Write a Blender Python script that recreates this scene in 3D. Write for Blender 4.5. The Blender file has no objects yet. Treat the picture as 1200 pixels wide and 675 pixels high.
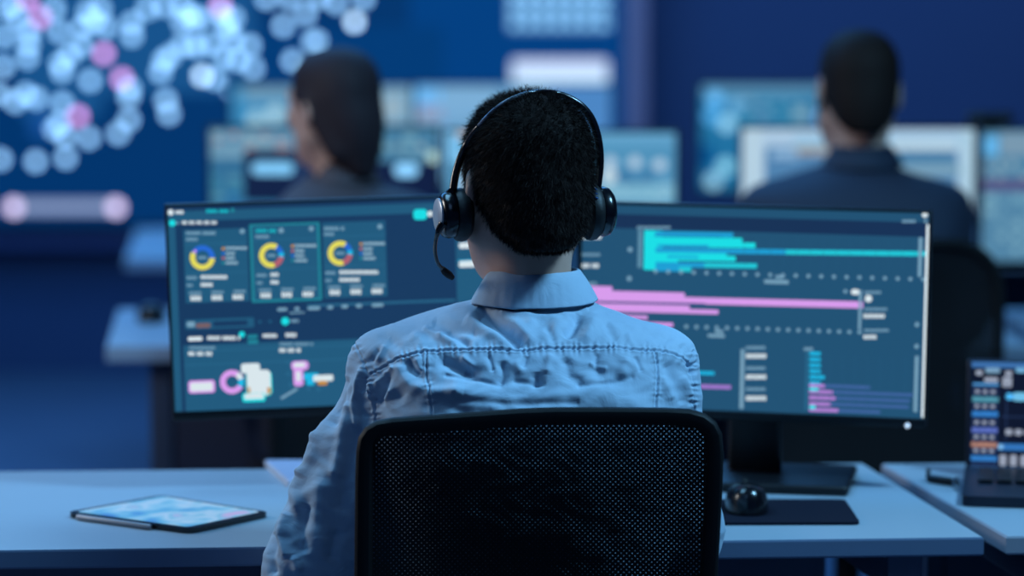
import bpy, math, random
import numpy as np
from mathutils import Vector, Matrix
random.seed(4)
rng = np.random.default_rng(7)
S = bpy.context.scene
COL = S.collection

# ------------------------------------------------------------------ camera, world, light
FPX, PITCH, CZ = 3300.0, math.atan(337.5 / 3300.0), 1.41
cam = bpy.data.cameras.new('camera'); cam_o = bpy.data.objects.new('camera', cam); COL.objects.link(cam_o)
cam.sensor_width = 36; cam.lens = 36 * FPX / 1200
cam_o.location = (0, 0, CZ); cam_o.rotation_euler = (math.pi / 2 - PITCH, 0, 0)
cam.dof.use_dof = True; cam.dof.focus_distance = 3.36; cam.dof.aperture_fstop = 2.2
cam.clip_end = 60
S.camera = cam_o
S.view_settings.view_transform = 'Standard'; S.view_settings.look = 'None'
S.view_settings.gamma = 1; S.view_settings.exposure = 0
S.view_settings.use_curve_mapping = False
S.cycles.use_denoising = True
S.cycles.transparent_max_bounces = 12

w = bpy.data.worlds.new('world'); S.world = w; w.use_nodes = True
w.node_tree.nodes['Background'].inputs[0].default_value = (0.02, 0.07, 0.25, 1)
w.node_tree.nodes['Background'].inputs[1].default_value = 0.25

def area(name, loc, target, size, power, col, sy=None):
    l = bpy.data.lights.new(name, 'AREA'); l.energy = power; l.color = col
    l.shape = 'RECTANGLE'; l.size = size; l.size_y = sy or size
    o = bpy.data.objects.new(name, l); COL.objects.link(o); o.location = loc
    d = Vector(target) - Vector(loc); o.rotation_euler = d.to_track_quat('-Z', 'Y').to_euler()
    return o
area('key_light', (1.6, 3.05, 2.8), (0.05, 3.4, 0.95), 0.4, 72, (0.26, 0.64, 1.0))
area('fill_light', (-0.7, 1.7, 2.95), (0.0, 3.3, 0.9), 1.2, 6, (0.24, 0.50, 1.0))  # unseen fill added on the camera side to lift the shaded sleeve
area('top_light', (-0.85, 3.9, 2.9), (-0.7, 3.8, 0.7), 1.3, 33, (0.24, 0.62, 1.0), 1.0)
area('left_light', (-2.6, 4.3, 1.9), (-0.4, 3.9, 1.0), 0.6, 24, (0.95, 0.93, 0.90))
area('hall_light', (-1.2, 7.3, 3.0), (-1.2, 7.6, 0), 4.0, 150, (0.10, 0.42, 1.0), 3.0)
area('back_light', (2.2, 8.6, 3.0), (2.4, 10.6, 1.4), 3.0, 38, (0.16, 0.42, 1.0), 0.6)

# ------------------------------------------------------------------ pixel helpers (read positions off the photograph once, place real things there)
CP, SP = math.cos(PITCH), math.sin(PITCH)
def ray(px, py):
    u, v = (px - 600) / FPX, (337.5 - py) / FPX
    return np.array([u, CP + v * SP, -SP + v * CP])
def at(px, py, Y):
    d = ray(px, py); return Vector((d * (Y / d[1])).tolist()) + Vector((0, 0, CZ))
def on_z(px, py, Z):
    d = ray(px, py); return Vector((d * ((Z - CZ) / d[2])).tolist()) + Vector((0, 0, CZ))
def project(P):            # world array -> pixel array
    Q = P - np.array([0, 0, CZ]); f = Q[:, 1] * CP - Q[:, 2] * SP; up = Q[:, 1] * SP + Q[:, 2] * CP
    return 600 + FPX * Q[:, 0] / f, 337.5 - FPX * up / f

# ------------------------------------------------------------------ materials
def lin(c):
    return tuple(((x / 255) / 12.92 if x / 255 <= 0.04045 else ((x / 255 + 0.055) / 1.055) ** 2.4) for x in c)
_m = {}
def mat(name, rgb, rough=0.5, metal=0.0, noise=0.0, scale=40, bump=0.0, spec=0.5, emit=None, es=1.0, sheen=0.0):
    if name in _m: return _m[name]
    m = bpy.data.materials.new(name); m.use_nodes = True; nt = m.node_tree; b = nt.nodes['Principled BSDF']
    L = lin(rgb); b.inputs['Base Color'].default_value = (*L, 1); b.inputs['Roughness'].default_value = rough
    b.inputs['Metallic'].default_value = metal; b.inputs['Specular IOR Level'].default_value = spec
    if sheen: b.inputs['Sheen Weight'].default_value = sheen
    if emit is not None:
        b.inputs['Emission Color'].default_value = (*lin(emit), 1); b.inputs['Emission Strength'].default_value = es
    if noise or bump:
        tc = nt.nodes.new('ShaderNodeTexCoord'); n = nt.nodes.new('ShaderNodeTexNoise')
        n.inputs['Scale'].default_value = scale; n.inputs['Detail'].default_value = 5
        nt.links.new(tc.outputs['Object'], n.inputs['Vector'])
        if noise:
            mx = nt.nodes.new('ShaderNodeMix'); mx.data_type = 'RGBA'
            mx.inputs[6].default_value = (*[x * (1 - noise) for x in L], 1)
            mx.inputs[7].default_value = (*[min(1, x * (1 + noise)) for x in L], 1)
            nt.links.new(n.outputs['Fac'], mx.inputs[0]); nt.links.new(mx.outputs[2], b.inputs['Base Color'])
        if bump:
            bp = nt.nodes.new('ShaderNodeBump'); bp.inputs['Strength'].default_value = bump; bp.inputs['Distance'].default_value = 0.002
            nt.links.new(n.outputs['Fac'], bp.inputs['Height']); nt.links.new(bp.outputs['Normal'], b.inputs['Normal'])
    _m[name] = m; return m
def glow(rgb, s=1.0):
    return mat('screen_%d_%d_%d_%g' % (*rgb, s), (4, 5, 8), 0.35, spec=0.15, emit=rgb, es=s)

# ------------------------------------------------------------------ mesh builder
class MB:
    def __init__(s): s.v = []; s.f = []; s.mi = []; s.mats = []; s.sm = []
    def m(s, mt):
        if mt not in s.mats: s.mats.append(mt)
        return s.mats.index(mt)
    def add(s, V, F, mt, smooth=False):
        n = len(s.v); s.v += [tuple(p) for p in V]; i = s.m(mt)
        for f in F: s.f.append([n + k for k in f]); s.mi.append(i); s.sm.append(smooth)
    def box(s, c, d, mt, R=None, bev=0.0):
        x, y, z = [k / 2 for k in d]; b = min(bev, x * .9, y * .9, z * .9)
        if b <= 0:
            V = [(i * x, j * y, k * z) for i in (-1, 1) for j in (-1, 1) for k in (-1, 1)]
            F = [(0, 1, 3, 2), (4, 6, 7, 5), (0, 4, 5, 1), (2, 3, 7, 6), (0, 2, 6, 4), (1, 5, 7, 3)]
        else:
            import bmesh
            bm = bmesh.new(); bmesh.ops.create_cube(bm, size=1)
            for vv in bm.verts: vv.co = Vector((vv.co.x * 2 * x, vv.co.y * 2 * y, vv.co.z * 2 * z))
            bmesh.ops.bevel(bm, geom=bm.edges[:], offset=b, segments=3, affect='EDGES', profile=0.5)
            bm.verts.index_update(); V = [tuple(q.co) for q in bm.verts]; F = [[q.index for q in f.verts] for f in bm.faces]; bm.free()
        R = R or Matrix.Identity(3)
        s.add([R @ Vector(p) + Vector(c) for p in V], F, mt, b > 0)
    def tube(s, pts, r, mt, n=12, flat=1.0, up=(0, 0, 1), cap=True):
        pts = [Vector(p) for p in pts]; N = len(pts); rr = r if isinstance(r, (list, tuple)) else [r] * N
        V = []; F = []; pa = None
        for i, p in enumerate(pts):
            t = (pts[min(i + 1, N - 1)] - pts[max(i - 1, 0)]).normalized()
            a = Vector(up) if pa is None else pa
            a = a - t * a.dot(t)
            if a.length < 1e-4: a = t.orthogonal()
            a.normalize(); pa = a; b = t.cross(a)
            for k in range(n):
                q = 2 * math.pi * k / n; V.append(p + (a * math.cos(q) * flat + b * math.sin(q)) * rr[i])
        for i in range(N - 1):
            for k in range(n):
                k2 = (k + 1) % n; F.append((i * n + k, i * n + k2, (i + 1) * n + k2, (i + 1) * n + k))
        if cap: F.append(tuple(range(n - 1, -1, -1))); F.append(tuple((N - 1) * n + k for k in range(n)))
        s.add(V, F, mt, True)
    def lathe(s, prof, mt, M=None, n=32, sx=1, sy=1):       # prof (r,z) about local z
        M = M or Matrix.Identity(4); V = []; F = []; N = len(prof)
        for r, z in prof:
            for k in range(n):
                a = 2 * math.pi * k / n; V.append(M @ Vector((r * math.cos(a) * sx, r * math.sin(a) * sy, z)))
        for i in range(N - 1):
            for k in range(n):
                k2 = (k + 1) % n; F.append((i * n + k, i * n + k2, (i + 1) * n + k2, (i + 1) * n + k))
        F.append(tuple(range(n - 1, -1, -1))); F.append(tuple((N - 1) * n + k for k in range(n)))
        s.add(V, F, mt, True)
    def prism(s, poly, z0, z1, mt, M=None, smooth=False):
        M = M or Matrix.Identity(4); n = len(poly)
        V = [M @ Vector((x, y, z0)) for x, y in poly] + [M @ Vector((x, y, z1)) for x, y in poly]
        F = [tuple(range(n - 1, -1, -1)), tuple(range(n, 2 * n))] + [(i, (i + 1) % n, n + (i + 1) % n, n + i) for i in range(n)]
        s.add(V, F, mt, smooth)
    def build(s, name, parent=None, angle=35):
        me = bpy.data.meshes.new(name); off = np.array(WLOC(parent))
        me.from_pydata([tuple(np.array(p) - off) for p in s.v], [], s.f)
        for mt in s.mats: me.materials.append(mt)
        me.polygons.foreach_set('material_index', s.mi); me.polygons.foreach_set('use_smooth', s.sm)
        me.update()
        if any(s.sm) and not all(s.sm) or any(s.sm):
            try: me.set_sharp_from_angle(angle=math.radians(angle))
            except Exception: pass
        o = bpy.data.objects.new(name, me); COL.objects.link(o)
        if parent: o.parent = parent
        return o
def WLOC(p):
    L = Vector((0, 0, 0))
    while p is not None: L = L + p.location; p = p.parent
    return L
def thing(name, label, cat, loc, group=None):
    o = bpy.data.objects.new(name, None); COL.objects.link(o); o.location = loc; o.empty_display_size = 0.05
    o['label'] = label; o['category'] = cat
    if group: o['group'] = group
    return o
def tag(o, label, cat, group=None, kind=None):
    o['label'] = label; o['category'] = cat
    if group: o['group'] = group
    if kind: o['kind'] = kind
    return o
def recentre(o, loc):      # give a one-mesh thing its origin at its base
    loc = Vector(loc); o.data.transform(Matrix.Translation(-loc)); o.location = loc; return o
def struct(o): o['kind'] = 'structure'; return o
def rrect(w, h, r, n=5):
    r = min(r, w / 2 * .999, h / 2 * .999); P = []
    for cx, cy, a0 in ((w / 2 - r, h / 2 - r, 0), (-w / 2 + r, h / 2 - r, 90), (-w / 2 + r, -h / 2 + r, 180), (w / 2 - r, -h / 2 + r, 270)):
        for k in range(n + 1):
            a = math.radians(a0 + 90 * k / n); P.append((cx + r * math.cos(a), cy + r * math.sin(a)))
    return P

# ------------------------------------------------------------------ drawing on a screen's own plane
class Draw:
    def __init__(s, O, U, V):          # O top left, U to the right, V down (full size vectors)
        s.O, s.U, s.V = Vector(O), Vector(U), Vector(V); s.w, s.h = s.U.length, s.V.length
        s.u, s.v = s.U.normalized(), s.V.normalized(); s.n = s.v.cross(s.u).normalized()
        if s.n.y > 0: s.n = -s.n
        s.mb = MB(); s.layer = 0.0; s.view(0, 0, 1)
    def view(s, x0, y0, sc): s.x0, s.y0, s.sc = x0, y0, sc
    def uv(s, px, py):
        px, py = s.x0 + px / s.sc, s.y0 + py / s.sc
        d = Vector(ray(px, py).tolist()); C = Vector((0, 0, CZ)); t = (s.O - C).dot(s.n) / d.dot(s.n); P = C + d * t - s.O
        return P.dot(s.u), P.dot(s.v)
    def poly(s, P, mt):
        P = [(min(max(a, 0), s.w), min(max(b, 0), s.h)) for a, b in P]
        s.layer += 0.000006
        V = [s.O + s.u * a + s.v * b + s.n * s.layer for a, b in P]
        s.mb.add(V, [list(range(len(V)))], mt)
    def full(s, mt): s.poly([(0, 0), (s.w, 0), (s.w, s.h), (0, s.h)], mt)
    def rect(s, x0, y0, x1, y1, mt, r=0):
        cx, cy = (x0 + x1) / 2, (y0 + y1) / 2
        a, b = s.uv(x0, cy), s.uv(x1, cy); c, d = s.uv(cx, y0), s.uv(cx, y1); m = s.uv(cx, cy)
        W, H = abs(b[0] - a[0]), abs(d[1] - c[1]); k = W / max(1e-6, abs(x1 - x0))
        s.poly([(m[0] + p, m[1] + q) for p, q in (rrect(W, H, r * k) if r else [(-W/2, -H/2), (W/2, -H/2), (W/2, H/2), (-W/2, H/2)])], mt)
    def disc(s, x, y, r, mt, n=20):
        m = s.uv(x, y); R = abs(s.uv(x + r, y)[0] - m[0])
        s.poly([(m[0] + R * math.cos(2*math.pi*k/n), m[1] + R * math.sin(2*math.pi*k/n)) for k in range(n)], mt)
    def arc(s, x, y, r0, r1, a0, a1, mt):   # degrees clockwise from top
        m = s.uv(x, y); k = abs(s.uv(x + 1, y)[0] - m[0]); n = max(4, int(abs(a1 - a0) / 12)); s.layer += 0.000006
        V = []
        for i in range(n + 1):
            a = math.radians(a0 + (a1 - a0) * i / n)
            for r in (r0, r1): V.append(s.O + s.u * (m[0] + r * k * math.sin(a)) + s.v * (m[1] - r * k * math.cos(a)) + s.n * s.layer)
        s.mb.add(V, [(2*i, 2*i+1, 2*i+3, 2*i+2) for i in range(n)], mt)
    def line(s, x0, y0, x1, y1, t, mt):
        a, b = s.uv(x0, y0), s.uv(x1, y1); k = abs(s.uv(x0 + 1, y0)[0] - a[0]); dx, dy = b[0] - a[0], b[1] - a[1]; L = math.hypot(dx, dy)
        nx, ny = -dy / L * t * k / 2, dx / L * t * k / 2
        s.poly([(a[0]+nx, a[1]+ny), (b[0]+nx, b[1]+ny), (b[0]-nx, b[1]-ny), (a[0]-nx, a[1]-ny)], mt)
    def text(s, x0, y0, x1, h, mt, word=None):  # a line of small characters, too small to read
        x = x0; gw = h * .52
        k = 0; ws = word or 99
        while x < x1 - gw * .5:
            k += 1
            if k % (ws + 1) == 0: x += gw * .9; continue
            s.rect(x, y0 - h/2, x + gw * .78, y0 + h/2, mt, h * .2); x += gw
    def build(s, name, parent): return s.mb.build(name, parent)

BLACK = mat('black_plastic', (14, 15, 20), 0.42, bump=0.05, scale=300, spec=0.4)
BLACK2 = mat('matte_black', (9, 10, 14), 0.7, bump=0.1, scale=200, spec=0.3)
METAL = mat('brushed_metal', (150, 155, 165), 0.3, 0.9, noise=0.1, scale=80)
CHROME = mat('chrome', (200, 205, 215), 0.15, 1.0)
DESKW = mat('desk_laminate', (156, 168, 180), 0.38, noise=0.04, scale=6, bump=0.02, spec=0.45)
DESKE = mat('desk_edge_band', (140, 150, 168), 0.5, noise=0.04, scale=20)

# ------------------------------------------------------------------ room
def slab(name, c, d, mt):
    b = MB(); b.box(c, d, mt); return struct(b.build(name))
slab('floor', (0.5, 5.2, -0.05), (13, 13, 0.1), mat('floor_carpet', (92, 104, 128), 0.75, noise=0.12, scale=3, bump=0.15, spec=0.2))
slab('ceiling', (0.5, 5.2, 3.25), (13, 13, 0.1), mat('ceiling_paint', (60, 66, 84), 0.8, noise=0.05, scale=5))
slab('wall_back', (0.5, 10.75, 1.6), (13, 0.2, 3.2), mat('wall_paint', (62, 76, 112), 0.8, noise=0.05, scale=3))
slab('wall_left', (-5.95, 5.2, 1.6), (0.1, 12.9, 3.2), _m['wall_paint'])
slab('wall_right', (6.95, 5.2, 1.6), (0.1, 12.9, 3.2), _m['wall_paint'])
# ledge under the video wall and pilaster beside it
p0, p1 = at(-400, 268, 10.5), at(735, 291, 10.5)
b = MB(); b.box(((p0.x+p1.x)/2, 10.58, (p0.z+p1.z)/2), (p1.x-p0.x, 0.14, p0.z-p1.z), mat('ledge_paint', (104, 112, 168), 0.6, noise=0.05, scale=5), bev=.01); struct(b.build('trim_1'))
p0, p1 = at(733, -60, 10.4), at(758, 300, 10.4)
b = MB(); b.box(((p0.x+p1.x)/2, 10.52, 1.6), (p1.x-p0.x, 0.26, 3.19), mat('pilaster_paint', (168, 132, 150), 0.6, noise=0.05, scale=5), bev=.01); struct(b.build('trim_2'))

# ------------------------------------------------------------------ video wall
vy = 10.45
a, c = at(-420, -150, vy), at(731, 263, vy)
vw = thing('video_wall', 'huge wall screen showing a network map of glowing dots', 'video wall', ((a.x+c.x)/2, vy + .05, c.z - .02))
b = MB(); cx, cz, W, H = (a.x+c.x)/2, (a.z+c.z)/2, c.x-a.x, a.z-c.z
for (x, z, w_, h_) in ((cx, a.z+.01, W+.04, .02), (cx, c.z-.01, W+.04, .02), (a.x-.01, cz, .02, H), (c.x+.01, cz, .02, H)):
    b.box((x, vy+.06, z), (w_, .16, h_), BLACK)
b.build('frame', vw)
d = Draw((a.x, vy, a.z), (W, 0, 0), (0, 0, -H))
d.full(glow((1, 52, 108)))
d.rect(480, -140, 731, 160, glow((0, 62, 128)), 20); d.rect(300, 30, 520, 120, glow((0, 58, 118)), 10)
for x0, y0, x1, y1 in ((-30, -60, 150, 75), (60, -40, 300, 90), (100, 20, 270, 110), (20, 60, 120, 140)):
    d.rect(x0, y0, x1, y1, glow((22, 82, 140)), 18)
d.rect(35, 130, 62, 162, glow((20, 78, 150)), 8)
Z1 = [(25,25),(60,60),(178,30),(195,105),(290,40),(330,30),(270,90),(350,90),(435,75),(435,118),(95,105),(95,145),(90,190),(15,120),(10,220),(230,180),(205,235),(200,210),(297,266),(270,150),(427,292),(425,318),(50,335),(85,310),(120,325),(205,340),(195,410),(180,425),(215,450),(293,455),(217,520),(390,440),(425,395),(118,532),(2,525),(-5,310),(485,30),(540,20),(600,20),(640,70),(600,70),(660,60),(540,200),(530,238),(600,150),(560,185),(640,150),(547,330),(557,375),(40,20),(310,70)]
Z1p = [(132,58),(342,177),(402,260),(257,383),(90,-5)]
Z2 = [(125,70),(150,60),(130,95),(35,60),(10,50),(75,145),(30,155),(150,130),(205,150),(215,225),(120,190),(165,200),(90,260),(150,298),(345,200),(412,137),(425,134),(315,85),(388,48),(335,-5),(260,-5),(490,10),(580,-5),(430,-8),(110,40)]
Z2b = [(48,250),(550,72)]; Z2p = [(108,20)]
E = 4.3
dm, dp, db = glow((124, 172, 214), E), glow((196, 140, 205), E), glow((170, 205, 235), E*1.25)
for x, y in Z1: d.disc(x/2.8125, y/2.8125, 6.4, dm, 10)
for x, y in Z1p: d.disc(x/2.8125, y/2.8125, 6.4, dp, 10)
for x, y in Z2: d.disc(220+x/2.813, y/2.813, 6.4, dm, 10)
for x, y in Z2b: d.disc(220+x/2.813, y/2.813, 6, db, 10)
for x, y in Z2p: d.disc(220+x/2.813, y/2.813, 6.4, dp, 10)
for k in range(60): d.disc(-420 + 410*random.random(), -140 + 340*random.random(), 5, dm, 8)
for k in range(46): d.disc(20 + 440*random.random(), -145 + 120*random.random(), 5, dm, 8)
# white bar with bright ends, lower left
d.rect(10, 236, 140, 249, glow((140, 160, 200), 1.1), 0); d.disc(16, 243, 8, glow((205, 190, 225), 2.6)); d.disc(136, 243, 8, glow((205, 190, 225), 2.6))
# bright panel and the block of small bright tiles above it
d.rect(600, 70, 712, 98, glow((196, 212, 246), 1.15), 3); d.rect(600, 84, 712, 98, glow((190, 222, 250), 1.2), 3)
for i in range(7):
    for j in range(3): d.rect(596 + i*18, -6 + j*16, 606 + i*18, 2 + j*16, glow((120, 175, 215), 2.6), 2)
d.rect(596, -90, 712, 36, glow((88, 142, 196)), 0)
for i in range(7):
    for j in range(8): d.rect(598 + i*17, -88 + j*16, 607 + i*17, -80 + j*16, glow((120, 175, 215), 1.9), 2)
d.rect(648, 115, 716, 180, glow((70, 130, 195)), 0)
d.build('display', vw)

# ------------------------------------------------------------------ monitors
def monitor(label, TL, TR, BL, dTL, dTR, draw, floor_z, group=None, big=False, stand_px=None, bezel=(.004, .013), standmat=None, name='monitor', back=0.0, stand_w=.075):
    A = at(*TL, dTL); B = at(*TR, dTR); C = at(*BL, dTL - back)
    U = B - A; V = C - A; V = V - U.normalized() * V.dot(U.normalized())
    n = V.cross(U).normalized()
    if n.y > 0: n = -n
    M = A + U/2 + V/2
    bx = A + U * (stand_px if stand_px is not None else .5) + V
    root = thing(name, label, 'monitor', (bx.x - n.x*.06, bx.y - n.y*.06, floor_z), group)
    R = Matrix((U.normalized(), -n, -V.normalized())).transposed()
    fr = MB(); t = .022; u, v = U.normalized(), V.normalized(); W, H = U.length, V.length; top, bot = bezel
    def bar(c, w_, h_, dep, yb): fr.box(c - n * (dep/2 - yb), (w_, dep, h_), BLACK, R, bev=.0015)
    bar(A + U/2 - v*top/2, W + 2*top, top, t, .0015); bar(A + U/2 + V + v*bot/2, W + 2*top, bot, t, .0015)
    bar(A - u*top/2 + V/2, top, H, t, .0015); bar(B + u*top/2 + V/2, top, H, t, .0015)
    fr.box(M - n*.0135, (W, .018, H), BLACK, R, bev=.001)
    fr.box(M - n*.032, (W*.62, .03, H*.62), BLACK, R, bev=.01)
    f = fr.build('frame', root)
    d = Draw(A + n*.0003, U, V); draw(d); d.build('display', root)
    sm = standmat or BLACK
    s = MB(); base = Vector((root.location.x - n.x*.01, root.location.y + .02, floor_z)); mid = A + U*(stand_px if stand_px is not None else .5) + V*.6 - n*.05
    hh = mid.z - floor_z; yaw = math.atan2(n.x, -n.y); Ry = Matrix.Rotation(yaw, 3, 'Z')
    s.box((mid.x, mid.y + .012, floor_z + hh/2 + .005), (stand_w, .03, hh), sm, Ry, bev=.008); s.build('stand', root)
    s = MB(); s.box((mid.x, mid.y - .02, floor_z + .007), (.27 if big else .22, .19, .014), sm, Ry, bev=.006); s.build('base', root)
    return root, A, B, C, U, V, n

DT = 0.735      # desk top height
C_BG, C_PAN, C_PAN2, C_TEAL = glow((24, 58, 96)), glow((34, 90, 125)), glow((40, 100, 136)), glow((33, 132, 152))
C_WH, C_GR, C_CY, C_YE, C_BL = glow((222, 236, 242), .95), glow((118, 160, 186)), glow((30, 232, 240), .9), glow((226, 218, 92)), glow((40, 106, 212))
C_PK, C_RD, C_SK, C_OR, C_PU = glow((216, 156, 236)), glow((176, 96, 112)), glow((30, 182, 228)), glow((196, 140, 60)), glow((64, 100, 160))

def draw_left(d):
    d.full(C_BG)
    d.rect(196, 240, 680, 247.5, C_PAN); d.view(190, 230, 5.19)
    d.rect(28, 60, 2600, 112, C_PAN)
    d.rect(30, 112, 108, 1700, C_PAN)
    d.disc(52, 98, 18, C_WH); d.text(82, 97, 135, 24, C_WH); d.text(268, 90, 400, 22, glow((20, 190, 205)), 6); d.disc(428, 85, 13, C_TEAL)
    d.disc(62, 163, 20, C_CY); d.disc(93, 163, 9, C_GR); d.text(120, 160, 330, 22, C_WH, 3)
    for k, (x0, y0, x1, y1) in enumerate(((130, 195, 530, 650), (548, 172, 955, 632), (975, 150, 1370, 620))):
        if k == 1: d.rect(x0 - 10, y0 - 8, x1 + 10, y1 + 8, C_TEAL, 6)
        d.rect(x0 + 6, y0 + 4, x1 - 6, y1 - 6, C_PAN)
        d.rect(x0 + 10, y0 + 88, x1 - 12, y0 + 94, C_PAN2); d.rect(x0+10, y0+268, x1-12, y0+273, C_PAN2)
    ti = C_GR
    d.text(145, 224, 330, 22, ti, 8); d.text(145, 262, 215, 20, ti); d.disc(487, 213, 15, ti)
    d.text(570, 210, 695, 22, glow((24, 180, 195)), 6); d.disc(724, 208, 16, ti); d.text(568, 246, 650, 20, ti); d.disc(907, 197, 15, ti)
    d.text(985, 196, 1105, 22, ti, 8); d.text(985, 230, 1050, 20, ti); d.disc(1324, 184, 15, ti)
    # rings
    def ring(x, y, segs):
        for a0, a1, m_ in segs: d.arc(x, y, 44, 76, a0, a1, m_)
        d.text(x - 26, y, x + 26, 20, C_GR)
    ring(245, 373, ((-60, 95, C_BL), (95, 300, C_YE))); d.disc(200, 335, 9, C_PK)
    ring(665, 360, ((165, 392, C_YE), (32, 75, C_BL), (75, 100, C_SK), (100, 165, C_RD)))
    ring(1083, 346, ((165, 392, C_YE), (32, 75, C_BL), (75, 100, C_SK), (100, 165, C_RD)))
    for x, y in ((373, 318), (794, 303), (1210, 290)):
        for i, (w_, m_) in enumerate(((130, C_OR), (60, C_BL if x < 400 else C_RD), (55, C_RD if x < 400 else C_BL), (75, C_TEAL))):
            d.rect(x - 10, y + i*29 - 8, x + 8, y + i*29 + 8, m_, 3); d.text(x + 14, y + i*29 - (3 if i == 0 else 0), x + 14 + w_, 18, glow((150, 185, 205)))
    for x, y, wa, wb in ((150, 495, 160, 80), (575, 480, 55, 55), (993, 465, 240, 120)):
        d.text(x, y, x + 65, 20, C_GR); d.text(x + 85, y - 4, x + 85 + wa, 24, C_WH); d.text(x, y + 46, x + 40, 18, C_GR); d.text(x + 85, y + 42, x + 85 + wb, 24, C_WH)
    for x, y in ((165, 588), (590, 570), (1010, 552)):
        for i in range(3):
            d.text(x + i*135, y - 5*i, x + i*135 + 72, 18, C_GR); d.text(x + 8 + i*128, y + 32 - 4*i, x + 74 + i*128, 32, C_WH)
    # top right pill
    d.rect(1530, 108, 1612, 172, C_CY, 22) if False else None
    d.view(360, 230, 5.19); d.rect(645, 78, 728, 142, C_CY, 22); d.disc(747, 106, 17, C_WH)
    d.rect(905, 90, 1300, 760, C_PAN); d.rect(0, 640, 900, 655, C_PAN2)
    d.rect(922, 280, 1010, 316, C_WH, 12); d.rect(922, 392, 1040, 430, C_WH, 12); d.rect(916, 386, 1046, 392, C_SK)
    d.view(190, 350, 5.19)
    for x0, x1, y in ((700, 760, 64), (805, 835, 60), (885, 960, 57), (1005, 1040, 52), (1090, 1130, 46), (1178, 1215, 42), (1275, 1345, 38)): d.rect(x0, y - 10, x1, y + 10, C_GR, 8)
    d.rect(775, 80, 865, 88, C_GR)
    d.rect(140, 120, 560, 180, C_PAN, 10); d.rect(310, 133, 520, 165, C_BG, 8); d.rect(150, 138, 200, 172, C_GR, 12); d.rect(205, 148, 295, 176, glow((120, 95, 100)), 12)
    d.disc(595, 140, 10, C_PAN); d.disc(657, 138, 10, C_PAN)
    d.disc(748, 136, 24, C_CY); d.text(780, 134, 835, 20, C_GR)
    d.rect(145, 235, 2700, 670, C_PAN); d.rect(145, 268, 2700, 274, C_PAN2); d.rect(145, 350, 2700, 357, C_PAN2)
    d.rect(157, 230, 245, 255, C_WH, 8); d.text(275, 238, 480, 26, C_WH, 6); d.disc(485, 216, 18, C_CY); d.rect(518, 218, 580, 240, C_TEAL, 6); d.rect(520, 248, 584, 272, C_TEAL, 8)
    d.text(612, 224, 715, 24, C_WH, 7); d.text(750, 220, 822, 26, C_WH)
    d.text(165, 297, 320, 18, C_GR); d.text(160, 333, 300, 26, C_WH, 3); d.text(715, 274, 915, 18, C_GR, 9); d.text(712, 312, 850, 26, C_WH, 3)
    d.rect(160, 495, 322, 572, C_PK, 18); d.rect(172, 508, 308, 560, C_WH, 10)
    d.arc(425, 504, 38, 74, 0, 360, C_PK); d.arc(425, 504, 38, 74, 75, 120, C_SK); d.arc(425, 504, 40, 72, 35, 75, C_WH)
    d.rect(480, 392, 595, 452, C_WH, 16); d.rect(512, 440, 668, 590, C_CY, 26); d.rect(516, 432, 660, 582, C_WH, 26)
    d.rect(520, 535, 560, 575, C_OR, 10); d.rect(625, 538, 662, 578, C_OR, 10); d.rect(535, 520, 640, 590, C_WH, 12)
    d.rect(488, 572, 628, 625, C_CY, 14); d.rect(500, 575, 618, 608, C_WH, 10)
    d.rect(785, 378, 890, 432, C_PK, 22); d.rect(798, 400, 858, 530, C_PK, 18); d.rect(800, 388, 870, 415, C_WH, 10); d.rect(815, 440, 842, 500, C_WH, 8)
    d.rect(860, 450, 950, 490, C_SK, 10); d.rect(878, 490, 925, 525, C_SK, 10); d.rect(918, 462, 1040, 500, C_WH, 10); d.rect(945, 498, 1005, 524, C_OR, 12)
    d.line(722, 605, 822, 545, 16, C_GR)
    for x, y in ((765, 385), (765, 455), (780, 520), (890, 545), (950, 550)): d.disc(x, y, 13, C_PAN2)
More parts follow.
